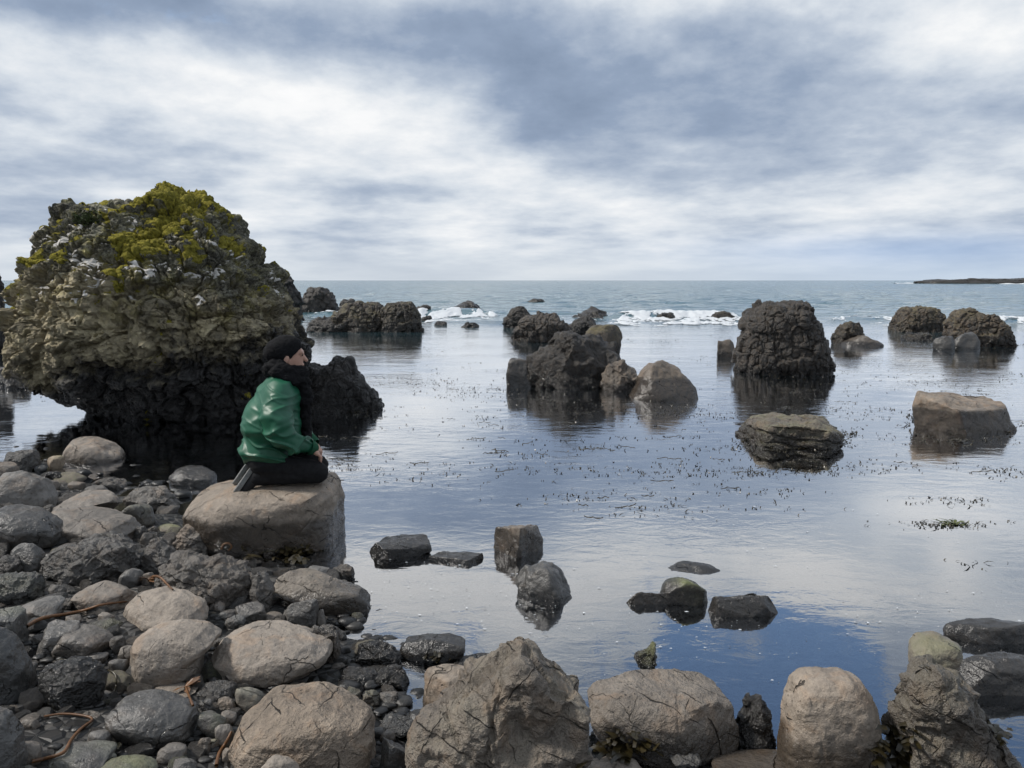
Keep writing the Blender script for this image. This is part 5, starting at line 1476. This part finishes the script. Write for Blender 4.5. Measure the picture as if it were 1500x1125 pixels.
Hm = Field((-0.44, -0.44, 0.02), (0.34, 0.44, 0.80), 0.0065)
Hm.d = np.maximum(J0 + 0.010, np.abs(Z - (L2(0, 662)[2] + 0.22 * (X + 0.12))) - 0.024 + 0 * Y).astype(np.float32)
v, f_ = Hm.mesh(2)
link('hem_band', mesh_np('hem_band', v, f_, True, M_RIB), jacket)
for s_ in (-1, 1):
    a, b_, c = (np.array(t) for t in arm_pts(s_)); dr_ = (c - b_) / np.linalg.norm(c - b_)
    V, fc_ = tube([c - dr_ * 0.01, c + dr_ * 0.02, c + dr_ * 0.052, c + dr_ * 0.060], [0.056, 0.050, 0.042, 0.036], 18)
    link('cuff', mesh_np('cuff', V, fc_, True, M_RIB), jacket)

T_ = Field((-0.38, -0.32, -0.05), (0.36, 0.32, 0.32), 0.0065)
pv = L2(392, 656)
T_.ell((pv[0], 0, pv[2]), (0.13, 0.165, 0.085))
for s_ in (-1, 1):
    kn = L2(463, 674); an = L2(380, 679)
    T_.cap((pv[0] - 0.01, s_ * 0.080, pv[2] - 0.015), (kn[0], s_ * 0.10, kn[2]), 0.090, 0.070, k=0.04)
    T_.cap((kn[0], s_ * 0.11, kn[2] - 0.012), (an[0], s_ * 0.095, an[2]), 0.062, 0.050, k=0.02)
v, f_ = T_.mesh(2)
v = v + normals(v, f_) * (0.006 * fbm(v * np.array((9, 9, 20)), 3))[:, None]
link('trousers', mesh_np('trousers', v, f_, True, M_TROUSER), person)

hx, hy, hz = HEAD
Bn = Field((hx - 0.2, -0.14, hz - 0.12), (hx + 0.15, 0.16, hz + 0.2), 0.004)
Bn.ell((hx - 0.016, hy, hz + 0.034), (0.110, 0.092, 0.098), rot=-0.05)
Bn.ell((hx - 0.085, hy, hz + 0.030), (0.082, 0.080, 0.066), k=0.05, rot=0.35)      # slouch at the back
Bn.ell((hx + 0.004, hy, hz + 0.085), (0.065, 0.06, 0.042), k=0.04, rot=0.1)
X, Y, Z = Bn.grid()
Bn.d = np.maximum(Bn.d, -(Z - np.maximum(hz + 0.055 + 0.95 * (X - hx - 0.093), hz - 0.06)) + 0 * Y).astype(np.float32)
v, f_ = Bn.mesh(2)
v = v + normals(v, f_) * (0.006 * fbm(v * np.array((14, 14, 22)), 3, 0.5, True))[:, None]
beanie = link('beanie', mesh_np('beanie', v, f_, True, M_KNIT), person)

Sf = Field((-0.24, -0.26, 0.12), (0.30, 0.26, 0.90), 0.0055)
for (cx_, cz_, rx, ry, tilt, r_) in ((421, 530, 0.095, 0.085, -0.16, 0.044), (424, 538, 0.112, 0.105, -0.30, 0.037), (424, 524, 0.088, 0.075, -0.32, 0.033)):
    cx_, cz_ = L2(cx_, 0)[0], L2(0, cz_)[2]
    th = np.linspace(0, 2 * math.pi, 25)
    ring = [(cx_ + rx * math.cos(t), ry * math.sin(t), cz_ + tilt * rx * math.cos(t) + 0.008 * math.sin(3 * t + cx_ * 90)) for t in th]
    for a, b_ in zip(ring[:-1], ring[1:]):
        Sf.cap(a, b_, r_, r_, k=0.008)
Sf.cap(L2(446, 535, -0.03), L2(449, 570, -0.03), 0.052, 0.050, k=0.03)
Sf.cap(L2(449, 568, -0.02), L2(449, 632, 0.0), 0.046, 0.036, k=0.03)
Sf.cap(L2(447, 560, 0.05), L2(452, 650, 0.03), 0.042, 0.030, k=0.012)
v, f_ = Sf.mesh(2)
v = v + normals(v, f_) * (0.026 * (fbm(v * np.array((9, 9, 13)) + 3, 3, 0.5, True) - 0.3))[:, None]
link('scarf', mesh_np('scarf', v, f_, True, M_KNIT), person)

# shoes hanging over the back of the boulder, soles turned outwards
for s_, (hpx, hpy, tpx, tpy) in ((-1, (380, 660, 352, 699)), (1, (374, 658, 347, 696))):
    hl = np.array(L2(hpx, hpy)); tp = np.array(L2(tpx, tpy))
    yy = s_ * 0.095
    t = (tp - hl); ln = np.linalg.norm(t); t /= ln
    nrm = np.array((t[2], 0, -t[0]))                       # towards the sole side (back)
    if nrm[0] > 0: nrm = -nrm
    def pt(u, w, n_):
        return tuple(hl + t * u + nrm * n_ + np.array((0, yy + w, 0)))
    lo = (min(hl[0], tp[0]) - 0.08, yy - 0.1, min(hl[2], tp[2]) - 0.1); hi = (max(hl[0], tp[0]) + 0.2, yy + 0.1, max(hl[2], tp[2]) + 0.1)
    Us = Field(lo, hi, 0.0045)
    Us.cap(pt(0.035, 0, -0.052), pt(ln - 0.045, 0, -0.030), 0.047, 0.034)
    Us.cap(pt(0.04, 0, -0.05), pt(0.03, 0, -0.11), 0.046, 0.046, k=0.03)
    v, f_ = Us.mesh(2)
    shoe = link('shoe', mesh_np('shoe', v, f_, True, M_SHOE), person)
    So = Field(lo, hi, 0.004)
    X, Y, Z = So.grid()
    u = (X - hl[0]) * t[0] + (Z - hl[2]) * t[2] + 0 * Y; n_ = (X - hl[0]) * nrm[0] + (Z - hl[2]) * nrm[2] + 0 * Y; w = Y - yy + 0 * X + 0 * Z
    uu = np.clip(u, 0.038, ln - 0.042)
    wd = 0.037 + 0.010 * sstep(0.3, 0.72, uu / ln) - 0.006 * np.exp(-((uu / ln - 0.42) / 0.15) ** 2)
    So.d = np.maximum(np.sqrt((u - uu) ** 2 + w ** 2) - wd, np.abs(n_ - 0.006) - 0.016).astype(np.float32)
    v, f_ = So.mesh(1)
    link('sole', mesh_np('sole', v, f_, True, M_SOLE), shoe)

# ------------------------------------------------------------------ tell the small stones apart by look and by the boulder they lie beside
import re
named = [(o.location.copy(), o['label']) for o, P, f_ in ROCKS if o.name.startswith(('boulder', 'sea_boulder')) and o['label'].count('small grey stone wedged') == 0]
def short(lb):
    w = re.split(r" (?:with|beside|behind|before|between|at|in|by|of|below|just|just|among|leaning|lying|resting|that|scored|crossed|peeping|poking|tucked|stuck|standing|perched|like|near|running|barely|on|half)\b|,", lb)[0].split()
    return ' '.join(w[-6:])
for o in list(COL.objects):
    if o.name.startswith('beach_stone') and o.parent is None:
        t = o['tone']
        look = 'olive' if o['algae'] > 0.2 else ('black' if t < 0.34 else 'dark grey' if t < 0.5 else 'grey' if t < 0.66 else 'pale tan' if o['warm'] > 0.25 else 'pale grey')
        r_ = max(o.dimensions)
        size = 'tiny' if r_ < 0.07 else 'small' if r_ < 0.13 else 'hand-sized' if r_ < 0.2 else 'mid-sized'
        near = min(named, key=lambda n: (n[0] - o.location).length)
        o['label'] = f'{size} {look} stone beside the ' + ('large flat-topped brown boulder' if 'person kneels' in near[1] else short(near[1]))
